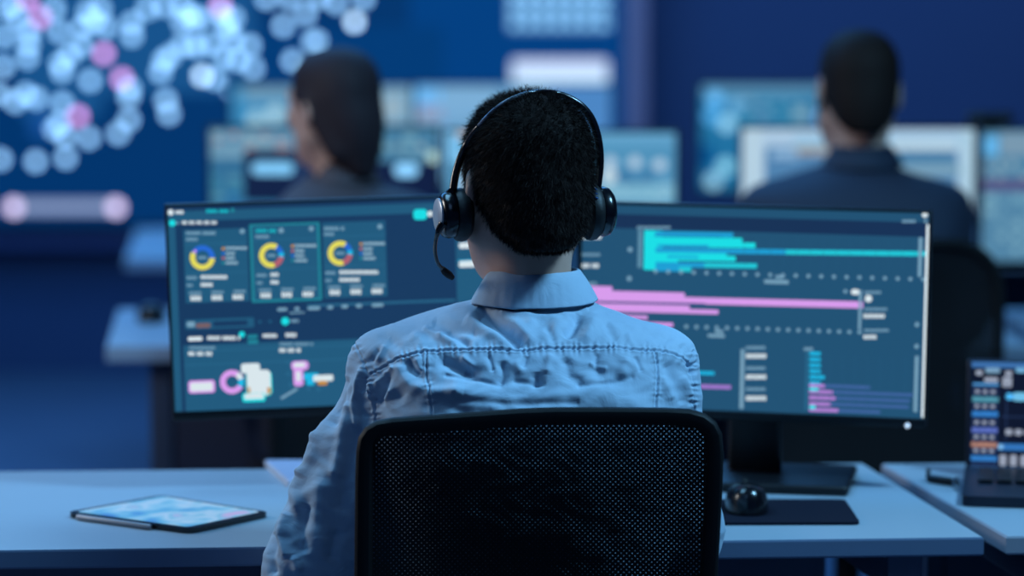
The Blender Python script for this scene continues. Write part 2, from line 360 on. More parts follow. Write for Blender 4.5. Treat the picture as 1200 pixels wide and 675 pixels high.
def draw_right(d):
    P, PL = glow((34, 82, 116)), glow((38, 90, 126))
    d.full(P); d.view(680, 230, 5.19)
    d.rect(-20, 88, 2150, 185, glow((24, 52, 88))) if False else None
    m = d.h; # header band laid along the screen's own top edge
    d.poly([(0, m*.045), (d.w, m*.045), (d.w, m*.115), (0, m*.115)], glow((24, 50, 86)))
    d.view(680, 230, 5.19)
    d.text(10, 248, 140, 26, C_WH, 4); d.text(0, 355, 120, 18, C_GR); d.text(0, 422, 122, 28, C_WH, 4); d.text(0, 530, 100, 18, C_GR); d.text(60, 185, 150, 18, C_GR)
    d.disc(303, 324, 15, C_GR); d.disc(298, 500, 15, C_GR); d.text(345, 190, 550, 18, C_GR)
    d.rect(350, 205, 378, 435, glow((90, 138, 165)))
    # cyan bar chart (5.19 px units, widths follow the chart's rows)
    x0 = 388; rows = ((228, 930, 545), (262, 985, 0), (290, 1065, 0), (328, 2200, 1250), (357, 890, 0), (372, 945, 0), (398, 595, 0), (414, 1075, 755), (440, 675, 600))
    d.rect(x0, 208, 500, 448, C_CY)
    cy2, sk2 = glow((34, 200, 215)), glow((30, 158, 212))
    for i, (y, xe, xs) in enumerate(rows):
        y2 = y + (xe - x0) * .0135
        if y in (228, 328, 414, 440):
            d.line(x0 + 70, y, xe, y2, 30, sk2)
            if xs and y != 228: d.line(xs, y + (xs - x0)*.0135, xe, y2, 28, cy2)
        else: d.line(x0, y, xe, y2, 32, C_CY)
    d.line(450, 240, 860, 245, 9, glow((28, 130, 190))); d.line(470, 300, 780, 303, 14, sk2); d.line(530, 366, 720, 370, 14, sk2); d.line(500, 420, 600, 421, 16, sk2)
    for i in range(22): d.disc(458 + i*77.5, 457 + i*2.3, 12, C_GR)
    for i in range(16): d.line(1000 + i*80, 250 + i*2, 998 + i*80, 425 + i*2, 2, PL)
    d.rect(2040, 245, 2062, 490, C_GR) if False else None
    d.view(880, 230, 5.19)
    d.rect(150, 480, 200, 500, C_GR, 8); d.rect(80, 508, 230, 532, C_GR, 8)
    d.rect(1018, 250, 1040, 490, C_GR, 4); d.disc(1058, 112, 18, C_WH); d.text(920, 152, 1000, 20, C_GR); d.disc(1062, 152, 10, C_GR)
    d.rect(1052, 170, 1100, 1400, P)
    d.view(680, 230, 5.19)
    d.line(2122, 172, 2090, 1345, 30, glow((222, 236, 242), 1.2))
    # pink bars
    for y, xe, t in ((560, 195, 34), (592, 635, 44), (616, 1720, 40), (664, 665, 34), (682, 840, 26)): d.line(-20, y, xe, y + xe*.026 , t, C_PK)
    d.line(60, 640, 760, 656, 10, glow((70, 80, 140)))
    d.line(-20, 725, 410, 737, 20, C_PK); d.line(-20, 765, 565, 782, 24, C_PK)
    for i in range(18): d.disc(645 + i*62, 792 + i*2, 12, C_GR)
    d.rect(820, 812, 870, 832, C_GR, 6); d.rect(775, 838, 880, 858, C_GR, 8)
    d.view(880, 230, 5.19)
    d.rect(610, 565, 660, 598, C_WH, 14); d.disc(575, 578, 12, C_GR); d.text(690, 584, 795, 18, C_GR); d.disc(715, 622, 22, C_WH)
    d.rect(655, 570, 672, 810, C_GR); d.text(690, 686, 830, 18, C_GR); d.text(685, 728, 810, 28, C_WH); d.text(690, 815, 840, 18, C_GR); d.text(685, 855, 770, 26, C_WH)
    d.disc(1010, 780, 14, C_GR); d.disc(1008, 912, 14, C_GR)
    # third row: bars bottom
    d.view(680, 350, 4.5)
    d.rect(843, 265, 864, 580, C_GR, 4)
    for y, m_ in ((258, 0), (302, 1), (366, 0), (412, 1), (476, 0), (524, 1)):
        d.text(875, y, 980, 26 if m_ else 18, C_WH if m_ else C_GR)
    d.line(560, 388, 708, 393, 18, C_SK); d.line(560, 460, 795, 466, 20, glow((160, 120, 205)))
    d.view(880, 350, 4.22)
    d.text(262, 248, 310, 18, C_GR); d.rect(268, 260, 284, 550, C_PAN2)
    for i in range(6): d.rect(290, 262 + i*29, 345 + (20 if i == 4 else 0), 280 + i*29, C_SK, 4)
    for i, (xe, xf) in enumerate(((365, 590), (405, 800), (418, 785), (395, 780), (432, 640))):
        y = 428 + i*30; d.line(330, y, xf, y + (xf - 290)*.035, 15, C_PU); d.line(288, y, xe, y + 4, 17, glow((180, 130, 215)))
    d.rect(290, 438, 335, 455, C_CY, 5); d.rect(290, 526, 320, 545, C_CY, 5)
    for i in range(8): d.line(330 + i*62, 275 + i*2, 328 + i*62, 540 + i*2, 2, PL)
    d.rect(808, 282, 826, 560, C_GR, 4)
    d.view(0, 0, 1)

mL = monitor('wide monitor left of the headset wearer showing ring charts and white figures', (196, 243), (675, 227), (203, 482.5), 3.83, 3.885, draw_left, DT, stand_px=.60, big=True)
mR = monitor('wide monitor right of the headset wearer showing cyan and pink bar charts', (683, 239), (1089, 250), (685, 474.5), 3.93, 3.84, draw_right, DT, stand_px=.505, big=True)
for mm, (px, py), lit in ((mR, (1063.5, 498.5), (215, 235, 250)),):
    A, n = mm[1], mm[6]; dd = Vector(ray(px, py).tolist()); C = Vector((0, 0, CZ)); t = (A - C).dot(n) / dd.dot(n); P = C + dd*t
    s = MB(); R = n.to_track_quat('Z', 'Y').to_matrix().to_4x4(); s.lathe([(.0035, 0), (.0035, .003), (.002, .004)], mat('power_light_ring', (205, 220, 235), .3, .2, emit=lit, es=.8), Matrix.Translation(P + n*.001) @ R, 16)
    o = s.build('power_light', mm[0]); o['label'] = 'small round silver power button'

# --- background monitors
T = lambda r, g, b_, s=1.0: glow((r, g, b_), s)
def rblocks(d, x0, y0, x1, y1, cols, nx, ny, seed, fill=.75, s=1.0):
    rr = random.Random(seed); w_, h_ = (x1-x0)/nx, (y1-y0)/ny
    for j in range(ny):
        for i in range(nx):
            if rr.random() < fill:
                c = rr.choice(cols); d.rect(x0 + i*w_ + w_*.08, y0 + j*h_ + h_*.15, x0 + (i+.2+.72*rr.random())*w_ + w_*.08, y0 + (j+.78)*h_, glow(c, s), min(w_, h_)*.15)
TE = [(120, 170, 190), (150, 180, 190), (90, 150, 180), (110, 150, 170)]
def draw_m1(d):
    d.full(T(52, 118, 158)); d.rect(243, 150, 300, 236, T(52, 110, 150)); d.rect(246, 153, 512, 186, T(100, 146, 176))
    rblocks(d, 250, 154, 340, 186, [(150, 180, 190), (160, 150, 160), (120, 165, 190)], 5, 4, 1)
    rblocks(d, 246, 194, 284, 236, [(60, 130, 160), (30, 110, 170), (80, 140, 165)], 2, 4, 2)
    d.rect(286, 176, 345, 236, T(18, 34, 70), 4); d.rect(295, 190, 344, 205, T(120, 190, 235, 1.2), 7)
    d.rect(345, 150, 505, 240, T(30, 52, 92)); d.rect(436, 186, 515, 240, T(16, 30, 66), 3); d.rect(462, 192, 490, 207, T(130, 195, 240, 1.35), 7)
    d.rect(432, 150, 512, 190, T(70, 125, 160)); rblocks(d, 440, 156, 505, 190, TE, 4, 3, 5)
    d.disc(508, 184, 7, T(150, 180, 175, 1.6))
def draw_m2(d):
    d.full(T(84, 148, 188)); d.rect(522, 153, 540, 190, T(120, 190, 235)); d.rect(540, 180, 560, 236, T(180, 210, 235)); d.rect(536, 153, 552, 162, T(200, 180, 170))
    d.rect(700, 156, 790, 172, T(96, 160, 200)); d.rect(700, 174, 790, 178, T(66, 138, 180))
    for x, y in ((715, 190), (744, 190), (773, 193)): d.disc(x, y, 7, T(160, 185, 205, 1.25))
    d.disc(714, 206, 9, T(175, 195, 205, 1.3)); d.poly([d.uv(*p) for p in ((720, 206), (735, 196), (745, 212), (760, 196), (770, 208), (756, 214), (730, 216))], T(60, 120, 165))
    d.rect(700, 216, 790, 236, T(120, 178, 205)); rblocks(d, 705, 214, 788, 236, [(140, 190, 215), (150, 200, 220)], 5, 3, 7)
def draw_m3(d):
    d.full(T(170, 200, 226)); d.rect(896, 172, 1122, 238, T(80, 130, 175), 4); d.rect(930, 160, 1130, 172, T(150, 195, 225))
    d.rect(930, 172, 975, 182, T(150, 150, 150)); d.rect(905, 176, 935, 186, T(140, 180, 215))
    d.rect(1045, 166, 1122, 176, T(190, 215, 230)); d.rect(1045, 177, 1118, 190, T(70, 125, 165)); d.rect(1050, 192, 1125, 206, T(120, 160, 185))
    d.rect(1126, 152, 1143, 240, T(170, 205, 225)); d.rect(872, 152, 893, 240, T(180, 208, 226))
def draw_m4(d):
    d.full(T(82, 132, 165)); d.rect(1152, 160, 1170, 182, T(90, 165, 215, 1.2)); d.rect(1172, 156, 1420, 182, T(120, 152, 175))
    rblocks(d, 1152, 186, 1420, 216, [(140, 170, 185), (120, 150, 175)], 18, 2, 9)
    d.rect(1150, 210, 1420, 224, T(84, 84, 130)); rblocks(d, 1152, 226, 1420, 300, [(110, 160, 185), (95, 145, 175), (120, 168, 190)], 16, 5, 11, .9)
    d.disc(1158, 148, 1, T(120, 90, 90))
def draw_f1(d):
    d.full(T(60, 140, 190)); d.rect(285, 102, 520, 118, T(110, 155, 185)); d.disc(300, 140, 9, T(150, 190, 205, 1.3)); d.disc(322, 134, 9, T(160, 195, 205, 1.4)); d.rect(335, 120, 345, 150, T(110, 155, 180))
    d.rect(436, 100, 500, 145, T(120, 165, 195)); d.rect(450, 112, 470, 140, T(150, 178, 195)); d.rect(440, 146, 500, 152, T(70, 130, 165))
def draw_f2(d):
    d.full(T(110, 165, 210)); d.rect(486, 103, 516, 122, T(100, 175, 235, 1.15)); d.rect(490, 124, 520, 140, T(145, 155, 190)); d.rect(520, 101, 580, 135, T(120, 172, 214))
    rblocks(d, 486, 138, 600, 152, TE, 7, 2, 3)
    for i in range(7): d.rect(505 + i*12, 103, 509 + i*12, 132, T(130, 178, 215))
    d.rect(640, 100, 740, 154, T(76, 134, 196))
def draw_f3(d):
    d.full(T(32, 112, 160)); d.rect(824, 100, 1030, 112, T(90, 145, 180)); d.rect(822, 170, 836, 196, T(0, 80, 140))
    for x, y, c in ((838, 116, (90, 165, 220)), (834, 136, (70, 150, 205)), (852, 145, (130, 190, 220)), (850, 195, (120, 185, 210)), (836, 212, (125, 175, 200)), (862, 125, (90, 150, 190))): d.disc(x, y, 9, glow(c, 1.5))
    rblocks(d, 866, 114, 1030, 158, [(80, 150, 185), (60, 140, 170), (110, 160, 190)], 9, 4, 13, .85); d.rect(930, 126, 948, 140, T(130, 170, 190)); d.disc(963, 138, 7, T(110, 160, 235, 1.3))
def row(dy, items, grp, zt):
    for lab, x0, y0, x1, y1, fn, sp in items:
        monitor(lab, (x0, y0), (x1, y0 + .5), (x0, y1), dy, dy, fn, zt, grp, stand_px=sp, bezel=(.007, .016), stand_w=.06)
row(6.05, (('teal monitor left of the woman, near the video wall', 246, 150, 512, 296, draw_m1, .62),
           ('pale blue monitor between the woman and the right headphone cup', 523, 155, 792, 300, draw_m2, .5),
           ('bright white bordered monitor behind the person in navy', 870, 151, 1142, 298, draw_m3, .5),
           ('light grey blue monitor at the right edge of the photo', 1153, 153, 1424, 306, draw_m4, .5)), 'monitors on the second row of desks', DT)
row(8.1, (('teal monitor above and behind the left background monitor', 272, 101, 482, 212, draw_f1, .5),
          ('light blue monitor just above the headphone wearer, far row', 487, 100, 716, 214, draw_f2, .5),
          ('blue monitor with round blobs left of the person in navy', 822, 100, 1034, 222, draw_f3, .5)), 'monitors on the far row of desks', .70)

# ------------------------------------------------------------------ desks
LEGM = mat('desk_leg_metal', (60, 66, 84), 0.45, 0.3, noise=0.05)
def desk(label, pts, z, th, group=None, legs=((.06, 'l'), (.94, 'r')), edge=DESKE, modesty=False, depth_leg=True, legmat=None):
    nl, nr, fr, fl = [Vector((p[0], p[1], 0)) for p in pts]; legmat = legmat or LEGM
    c = (nl + nr + fr + fl) / 4
    root = thing('desk', label, 'desk', (c.x, c.y, 0), group)
    top = MB(); V = []
    poly = [nl, nr, fr, fl]; bv = .0025
    rings = ((z - th, 0), (z - th, -bv), (z - th + bv, 0), (z - bv, 0), (z, -bv))
    def inset(a): return [p + (c - p).normalized() * a for p in poly]
    V = [v + Vector((0, 0, zz)) for zz, a in ((z - th, bv), (z - th + bv, 0), (z - bv, 0), (z, bv)) for v in inset(a)]
    F = [(3, 2, 1, 0)] + [(k*4+i, k*4+(i+1) % 4, (k+1)*4+(i+1) % 4, (k+1)*4+i) for k in range(3) for i in range(4)]
    top.add(V, F, edge); top.add(V[12:16], [(0, 1, 2, 3)], DESKW); top.build('desk_top', root)
    for f, _ in legs:
        a, b_ = nl.lerp(nr, f), fl.lerp(fr, f); a, b_ = a.lerp(b_, .08), a.lerp(b_, .92)
        l = MB()
        for q in (a, b_): l.box((q.x, q.y, (z - th)/2), (.045, .045, z - th), legmat, bev=.004)
        dv = b_ - a; m_ = (a + b_)/2; R = Matrix.Rotation(math.atan2(dv.y, dv.x) - math.pi/2, 3, 'Z')
        l.box((m_.x, m_.y, .03), (.05, dv.length, .04), legmat, R, bev=.004); l.box((m_.x, m_.y, z - th - .03), (.04, dv.length, .05), legmat, R, bev=.004)
        l.build('leg', root)
    if modesty:
        a, b_ = fl.lerp(fr, legs[0][0]), fl.lerp(fr, legs[-1][0]); a = a.lerp(nl.lerp(nr, legs[0][0]), .12); b_ = b_.lerp(nl.lerp(nr, legs[-1][0]), .12)
        dv = b_ - a; m_ = (a + b_)/2; l = MB(); l.box((m_.x, m_.y, z - th - .2), (dv.length, .016, .34), legmat, Matrix.Rotation(math.atan2(dv.y, dv.x), 3, 'Z'), bev=.003); l.build('modesty_or_shade_panel', root)  # on the two front desks this panel is added for darkness underneath
    return root
def extend(p, q, k): return p + (q - p) * k
nr = on_z(1153, 629.5, DT); fr_ = on_z(1012, 543, DT); nl0 = on_z(0, 645, DT); fl0 = on_z(0, 552.5, DT)
nl = extend(nr, nl0, 1.22); fl = extend(fr_, fl0, 1.2)
main_desk = desk('white topped desk the headset wearer works at', (nl, nr, fr_, fl), DT, .024, modesty=True, edge=mat('desk_edge_blue_grey', (106, 124, 152), .5, noise=.04, scale=20), legmat=mat('pale_leg_metal', (104, 108, 128), .5, .1, noise=.04))  # panel below is added to hide the bright floor and keep it dark
n2 = on_z(1179, 628.5, DT); f2 = on_z(1033, 543.5, DT)
desk('white topped desk under the laptop at the right edge', (n2, Vector((n2.x + 1.2, n2.y + .06, 0)), Vector((f2.x + 1.25, f2.y + .04, 0)), f2), DT, .024, edge=mat('desk_edge_pale', (158, 160, 172), .5, noise=.04, scale=20), legs=((.06, 'l'), (.94, 'r')), modesty=True)  # panel added here too, standing in for the shade under the top
a, b_ = on_z(124, 406, DT), on_z(138, 362, DT); y1, y2 = a.y, b_.y
desk('second row desk in front of the woman, its pale corner showing', ((a.x, y1), (1.02, y1), (1.02, y2), (b_.x, y2)), DT, .03, 'second row desks', modesty=True)
desk('second row desk in front of the person in navy', ((1.06, y1), (3.0, y1), (3.0, y2), (1.06, y2)), DT, .03, 'second row desks', modesty=True)
a, b_ = on_z(146, 303, .70), on_z(160, 268, .70)
desk('far row desk below the video wall, pale corner beside the left monitor', ((a.x, a.y), (2.9, a.y), (2.9, b_.y), (b_.x, b_.y)), .70, .03, legs=((.04, 'l'), (.5, 'm'), (.96, 'r')), modesty=True)

# ------------------------------------------------------------------ SDF modelling for bodies and clothes
class Field:
    def __init__(s, lo, hi, h):
        s.lo = np.array(lo, float); s.h = h; s.n = np.ceil((np.array(hi) - s.lo) / h).astype(int) + 1
        s.D = np.full(s.n, .05, np.float32)
    def region(s, lo, hi):
        a = np.clip(np.floor((np.array(lo) - s.lo) / s.h).astype(int), 0, s.n); b = np.clip(np.ceil((np.array(hi) - s.lo) / s.h).astype(int) + 1, 0, s.n)
        if np.any(b <= a): return None
        g = [(s.lo[i] + s.h * np.arange(a[i], b[i])).astype(np.float32) for i in range(3)]
        return tuple(slice(a[i], b[i]) for i in range(3)), g[0][:, None, None], g[1][None, :, None], g[2][None, None, :]
    def put(s, sl, d, k, sub=False):
        D = s.D[sl]
        if sub: s.D[sl] = np.maximum(D, -d) if k <= 0 else -s._sm(-D, d, k); return
        s.D[sl] = np.minimum(D, d) if k <= 0 else s._sm(D, d, k)
    @staticmethod
    def _sm(a, b, k):
        h = np.clip(.5 + .5 * (b - a) / k, 0, 1); return (b * (1 - h) + a * h - k * h * (1 - h)) if False else (b + (a - b) * h - k * h * (1 - h)) * 1.0 if False else (a * (1 - h) + b * h - k * h * (1 - h)) if False else np.minimum(a, b) - (np.maximum(k - np.abs(a - b), 0) / k) ** 2 * k * .25
    def cap(s, a, b, ra, rb, k=.012, sub=False):
        a, b = np.array(a, float), np.array(b, float); r = max(ra, rb) + k + .02
        R = s.region(np.minimum(a, b) - r, np.maximum(a, b) + r)
        if R is None: return
        sl, X, Y, Z = R; ab = b - a; L = (ab @ ab) + 1e-12
        t = np.clip(((X - a[0])*ab[0] + (Y - a[1])*ab[1] + (Z - a[2])*ab[2]) / L, 0, 1)
        d = np.sqrt((X - a[0] - t*ab[0])**2 + (Y - a[1] - t*ab[1])**2 + (Z - a[2] - t*ab[2])**2) - (ra + (rb - ra)*t)
        s.put(sl, d, k, sub)
    def ell(s, c, r, k=.012, R=None, sub=False, e=2.0):
        c, r = np.array(c, float), np.array(r, float); m_ = r.max() + k + .02
        G = s.region(c - m_, c + m_)
        if G is None: return
        sl, X, Y, Z = G; X, Y, Z = X - c[0], Y - c[1], Z - c[2]
        if R is not None:
            Ri = np.array(R).T; X, Y, Z = [Ri[i][0]*X + Ri[i][1]*Y + Ri[i][2]*Z for i in range(3)]
        if e == 2.0:
            k0 = np.sqrt((X/r[0])**2 + (Y/r[1])**2 + (Z/r[2])**2); k1 = np.sqrt((X/r[0]**2)**2 + (Y/r[1]**2)**2 + (Z/r[2]**2)**2) + 1e-9
            d = k0 * (k0 - 1) / k1
        else:
            d = ((np.abs(X/r[0])**e + np.abs(Y/r[1])**e + np.abs(Z/r[2])**e)**(1/e) - 1) * r.min()
        s.put(sl, d, k, sub)
    def stack(s, rows, k=.02, e=2.4):
        # rows: (z, xl, xr, cy, hd)
        A = np.array(sorted(rows)); zl, zh = A[0, 0], A[-1, 0]
        G = s.region((A[:, 1].min() - .05, (A[:, 3] - A[:, 4]).min() - .05, zl - .05), (A[:, 2].max() + .05, (A[:, 3] + A[:, 4]).max() + .05, zh + .05))
        sl, X, Y, Z = G; I = lambda j: np.interp(Z, A[:, 0], A[:, j])
        xl, xr, cy, hd = I(1), I(2), I(3), I(4); cx, hw = (xl + xr)/2, (xr - xl)/2
        d = ((np.abs((X - cx)/hw)**e + np.abs((Y - cy)/hd)**e)**(1/e) - 1) * np.minimum(hw, hd)
        d = np.maximum(d, np.maximum(Z - zh, zl - Z))
        s.put(sl, d.astype(np.float32), k)
    def mesh(s, smooth=1):
        D = s.D; h = s.h
        nx, ny, nz = D.shape; neg = D < 0
        c8 = [neg[i:nx-1+i, j:ny-1+j, k:nz-1+k] for i in (0, 1) for j in (0, 1) for k in (0, 1)]
        su = sum(c.astype(np.int8) for c in c8); act = (su > 0) & (su < 8)
        idx = np.argwhere(act); N = len(idx); vid = np.full(act.shape, -1, np.int64); vid[act] = np.arange(N)
        offs = np.array([(i, j, k) for i in (0, 1) for j in (0, 1) for k in (0, 1)])
        val = np.stack([D[idx[:, 0]+o[0], idx[:, 1]+o[1], idx[:, 2]+o[2]] for o in offs], 1).astype(float)
        acc = np.zeros((N, 3)); cnt = np.zeros(N)
        for a in range(8):
            for b in range(a+1, 8):
                if np.abs(offs[a] - offs[b]).sum() != 1: continue
                va, vb = val[:, a], val[:, b]; m_ = (va < 0) != (vb < 0); t = np.where(m_, va / np.where(m_, va - vb, 1), 0)
                P = offs[a] + t[:, None] * (offs[b] - offs[a]); acc += np.where(m_[:, None], P, 0); cnt += m_
        V = (idx + acc / cnt[:, None]) * h + s.lo
        quads = []
        for ax in range(3):
            o = [0, 0, 0]; o[ax] = 1; b_, c_ = [(1, 2), (2, 0), (0, 1)][ax]
            A = neg[tuple(slice(0, D.shape[i] - o[i]) for i in range(3))]; B = neg[tuple(slice(o[i], D.shape[i]) for i in range(3))]
            E_ = np.argwhere(A != B)
            ok = (E_[:, b_] > 0) & (E_[:, c_] > 0) & (E_[:, b_] < D.shape[b_]-1) & (E_[:, c_] < D.shape[c_]-1); E_ = E_[ok]
            fl = A[tuple(E_.T)]
            def g(db, dc):
                q = E_.copy(); q[:, b_] += db; q[:, c_] += dc; return vid[tuple(q.T)]
            Q = np.stack([g(-1, -1), g(0, -1), g(0, 0), g(-1, 0)], 1); Q[~fl] = Q[~fl][:, ::-1]; quads.append(Q)
        Q = np.concatenate(quads); Q = Q[(Q >= 0).all(1)]
        for _ in range(smooth): V = laplace(V, Q)
        return V, Q
def laplace(V, Q, w_=.5):
    E_ = np.concatenate([Q[:, [0, 1]], Q[:, [1, 2]], Q[:, [2, 3]], Q[:, [3, 0]]]); a, b = E_[:, 0], E_[:, 1]; n = len(V)
    c = np.bincount(a, minlength=n) + np.bincount(b, minlength=n)
    S_ = np.stack([np.bincount(a, V[b, i], n) + np.bincount(b, V[a, i], n) for i in range(3)], 1)
    return V * (1 - w_) + w_ * S_ / np.maximum(c, 1)[:, None]
def vnormals(V, Q):
    n = np.cross(V[Q[:, 2]] - V[Q[:, 0]], V[Q[:, 3]] - V[Q[:, 1]]); N = np.zeros_like(V)
    for k in range(4):
        for i in range(3): N[:, i] += np.bincount(Q[:, k], n[:, i], len(V))
    return N / np.maximum(np.linalg.norm(N, axis=1), 1e-12)[:, None]
def subdiv(V, Q):
    E_ = np.sort(np.concatenate([Q[:, [0, 1]], Q[:, [1, 2]], Q[:, [2, 3]], Q[:, [3, 0]]]), 1); key = E_[:, 0] * len(V) + E_[:, 1]
    u, inv = np.unique(key, return_inverse=True); a, b = u // len(V), u % len(V)
    m_ = (V[a] + V[b]) / 2; f = V[Q].mean(1); n, nf = len(V), len(Q); o = n; e = inv.reshape(4, nf) + n; fo = n + len(u) + np.arange(nf)
    W = np.concatenate([V, m_, f])
    NQ = np.concatenate([np.stack([Q[:, k], e[k], fo, e[(k+3) % 4]], 1) for k in range(4)])
    return W, NQ
def flip_check(V, Q):
    a = V[Q[:, 0]]; n = np.cross(V[Q[:, 2]] - a, V[Q[:, 3]] - V[Q[:, 1]]); return Q if (np.einsum('ij,ij->i', n, V[Q].mean(1) - V.mean(0))).sum() > 0 else Q[:, ::-1]
def mesh_from(name, V, Q, mt, parent, xf=None):
    Vw = V if xf is None else xf(V)
    Vl = Vw - np.array(WLOC(parent))
    me = bpy.data.meshes.new(name); me.vertices.add(len(Vl)); me.vertices.foreach_set('co', Vl.astype(np.float32).ravel())
    nq = len(Q); k = Q.shape[1]; me.loops.add(nq * k); me.loops.foreach_set('vertex_index', Q.astype(np.int32).ravel())
    me.polygons.add(nq); me.polygons.foreach_set('loop_start', np.arange(0, nq * k, k, dtype=np.int32)); me.polygons.foreach_set('loop_total', np.full(nq, k, np.int32))
    me.polygons.foreach_set('use_smooth', np.ones(nq, bool)); me.materials.append(mt); me.update(calc_edges=True); me.validate()
    o = bpy.data.objects.new(name, me); COL.objects.link(o); o.parent = parent; return o

SKIN = mat('skin', (200, 156, 138), 0.5, noise=0.06, scale=60, bump=0.05, spec=0.35)
HAIRM = mat('dark_hair', (36, 27, 25), 0.65, noise=0.3, scale=300, spec=0.1)
SHIRT = mat('shirt_cotton', (166, 188, 208), 0.75, noise=0.03, scale=150, bump=0.1, spec=0.2, sheen=.1)
_nt = SHIRT.node_tree; _n2 = _nt.nodes.new('ShaderNodeTexNoise'); _n2.inputs['Scale'].default_value = 26; _n2.inputs['Detail'].default_value = 3; _n2.inputs['Distortion'].default_value = 1.3
_tc = _nt.nodes.new('ShaderNodeTexCoord'); _nt.links.new(_tc.outputs['Object'], _n2.inputs['Vector']); _b2 = _nt.nodes.new('ShaderNodeBump'); _b2.inputs['Strength'].default_value = .25; _b2.inputs['Distance'].default_value = .008
_nt.links.new(_n2.outputs['Fac'], _b2.inputs['Height']); _b1 = [q for q in _nt.nodes if q.type == 'BUMP' and q != _b2][0]; _nt.links.new(_b2.outputs['Normal'], _b1.inputs['Normal'])
TROU = mat('navy_trousers', (20, 24, 38), 0.8, noise=0.1, scale=60, bump=0.15)
SHOE = mat('shoe_leather', (14, 13, 14), 0.4)
EYEW = mat('eye_white', (225, 225, 225), 0.2); IRIS = mat('iris_brown', (60, 40, 28), 0.2)

BASE = np.array([0.02, 3.36, 0.0])
def W(px, py, Y=3.4): return np.array(at(px, py, Y))
HC = np.array([0.017, 3.405, 1.189])
def Rhead(yaw, pitch=0):
    return np.array(Matrix.Rotation(yaw, 3, 'Z') @ Matrix.Rotation(pitch, 3, 'X'))
def head_prims(F, R, female=False):
    L = lambda p: HC + R @ np.array(p)
    F.ell(L((0, -.012, .020)), (.069, .090, .080), .01, R)
    F.ell(L((0, .03, -.035)), (.06, .062, .08), .03, R)
    F.ell(L((0, .055, -.088)), (.036, .036, .03), .03, R)
    for s in (-1, 1):
        F.cap(L((s*.055, .01, -.06)), L((s*.028, .06, -.1)), .016, .015, .03)      # jaw line
        F.ell(L((s*.038, .068, -.028)), (.02, .018, .017), .02, R)                   # cheek
        F.cap(L((s*.012, .088, .02)), L((s*.045, .073, .018)), .008, .007, .014)     # brow
        F.ell(L((s*.03, .093, .003)), (.015, .013, .011), .01, R, sub=True)          # eye socket
        ear = R @ np.array(Matrix.Rotation(s*.35, 3, 'Z'))
        F.ell(L((s*.073, -.008, -.012)), (.007, .019, .031), .008, ear)
        F.ell(L((s*.080, -.002, -.01)), (.005, .009, .016), .004, ear, sub=True)
    F.cap(L((0, .09, .004)), L((0, .112, -.03)), .008, .0105, .012)                  # nose
    for s in (-1, 1): F.ell(L((s*.011, .1, -.034)), (.008, .009, .007), .008, R)
    F.cap(L((-.018, .0885, -.060)), L((.018, .0885, -.060)), .0065, .0065, .006)         # lips
    F.cap(L((-.015, .088, -.073)), L((.015, .088, -.073)), .0075, .0075, .006)
    F.cap(L((-.02, .0975, -.0665)), L((.02, .0975, -.0665)), .003, .003, .002, sub=True)
def hand_prims(F, wr, side):
    # palm down, fingers forward (+Y) resting on the desk; side -1 left, +1 right
    wr = np.array(wr); P = wr + np.array([-side*.012, .052, -.006])
    F.ell(P, (.04, .046, .0135), .012, e=2.5)
    F.cap(wr, P, .025, .02, .02)
    lens = {0: .064, 1: .076, 2: .07, 3: .053}
    for i in range(4):                       # i=0 index (thumb side)
        dx = -side * (.031 - .0205 * i); a = P + np.array([dx, .036, .003]); sp = -side * (.10 - .075 * i)
        L = lens[i]; b = a + np.array([sp*L*.45, L*.42, .010]); c = b + np.array([sp*L*.3, L*.30, -.010]); d_ = c + np.array([sp*L*.2, L*.22, -.012])
        F.cap(a, b, .0088, .008, .004); F.cap(b, c, .008, .0073, .002); F.cap(c, d_, .0073, .0062, .002)
    t0 = P + np.array([-side*.030, -.025, -.002]); t1 = t0 + np.array([-side*.024, .026, -.002]); t2 = t1 + np.array([-side*.012, .028, -.004])
    F.cap(P + np.array([-side*.012, -.03, 0]), t0, .014, .012, .01); F.cap(t0, t1, .0115, .0095, .004); F.cap(t1, t2, .0095, .0075, .002)

def torso_rows(grow=0.0, narrow=1.0):
    x = lambda px: (px - 600) / 970
    R_ = [ # y pixel, xl, xr, cy, hd
        (343, 572, 672, 3.425, .052), (352, 556, 690, 3.42, .060), (362, 520, 702, 3.415, .072), (370, 494, 735, 3.405, .085), (380, 464, 768, 3.395, .094), (391, 437, 793, 3.388, .100), (405, 424, 806, 3.380, .106), (440, 428, 806, 3.365, .114), (480, 442, 800, 3.350, .124), (520, 448, 794, 3.342, .126)]
    rows = []
    for y, l, r, cy, hd in R_:
        z = float(at(600, y, 3.4).z); rows.append([z, x(l) - grow, x(r) + grow, cy, hd + grow])
    for z, hw, cy, hd in ((.80, .168, 3.340, .127), (.70, .165, 3.343, .124), (.60, .172, 3.35, .122), (.52, .178, 3.35, .125), (.47, .17, 3.35, .12)): rows.append([z, .02 - hw - grow, .02 + hw + grow, cy, hd + grow])
    return rows
SH = {-1: np.array([-.137, 3.392, .952]), 1: np.array([.168, 3.392, .95])}
EL = {-1: np.array([-.240, 3.365, .738]), 1: np.array([.206, 3.39, .765])}
WR = {-1: np.array([-.13, 3.635, .792]), 1: np.array([.13, 3.64, .792])}
HIP = {-1: np.array([-.07, 3.36, .54]), 1: np.array([.11, 3.36, .54])}
KN = {-1: np.array([-.13, 3.79, .52]), 1: np.array([.17, 3.79, .52])}
AN = {-1: np.array([-.13, 3.80, .10]), 1: np.array([.17, 3.80, .10])}

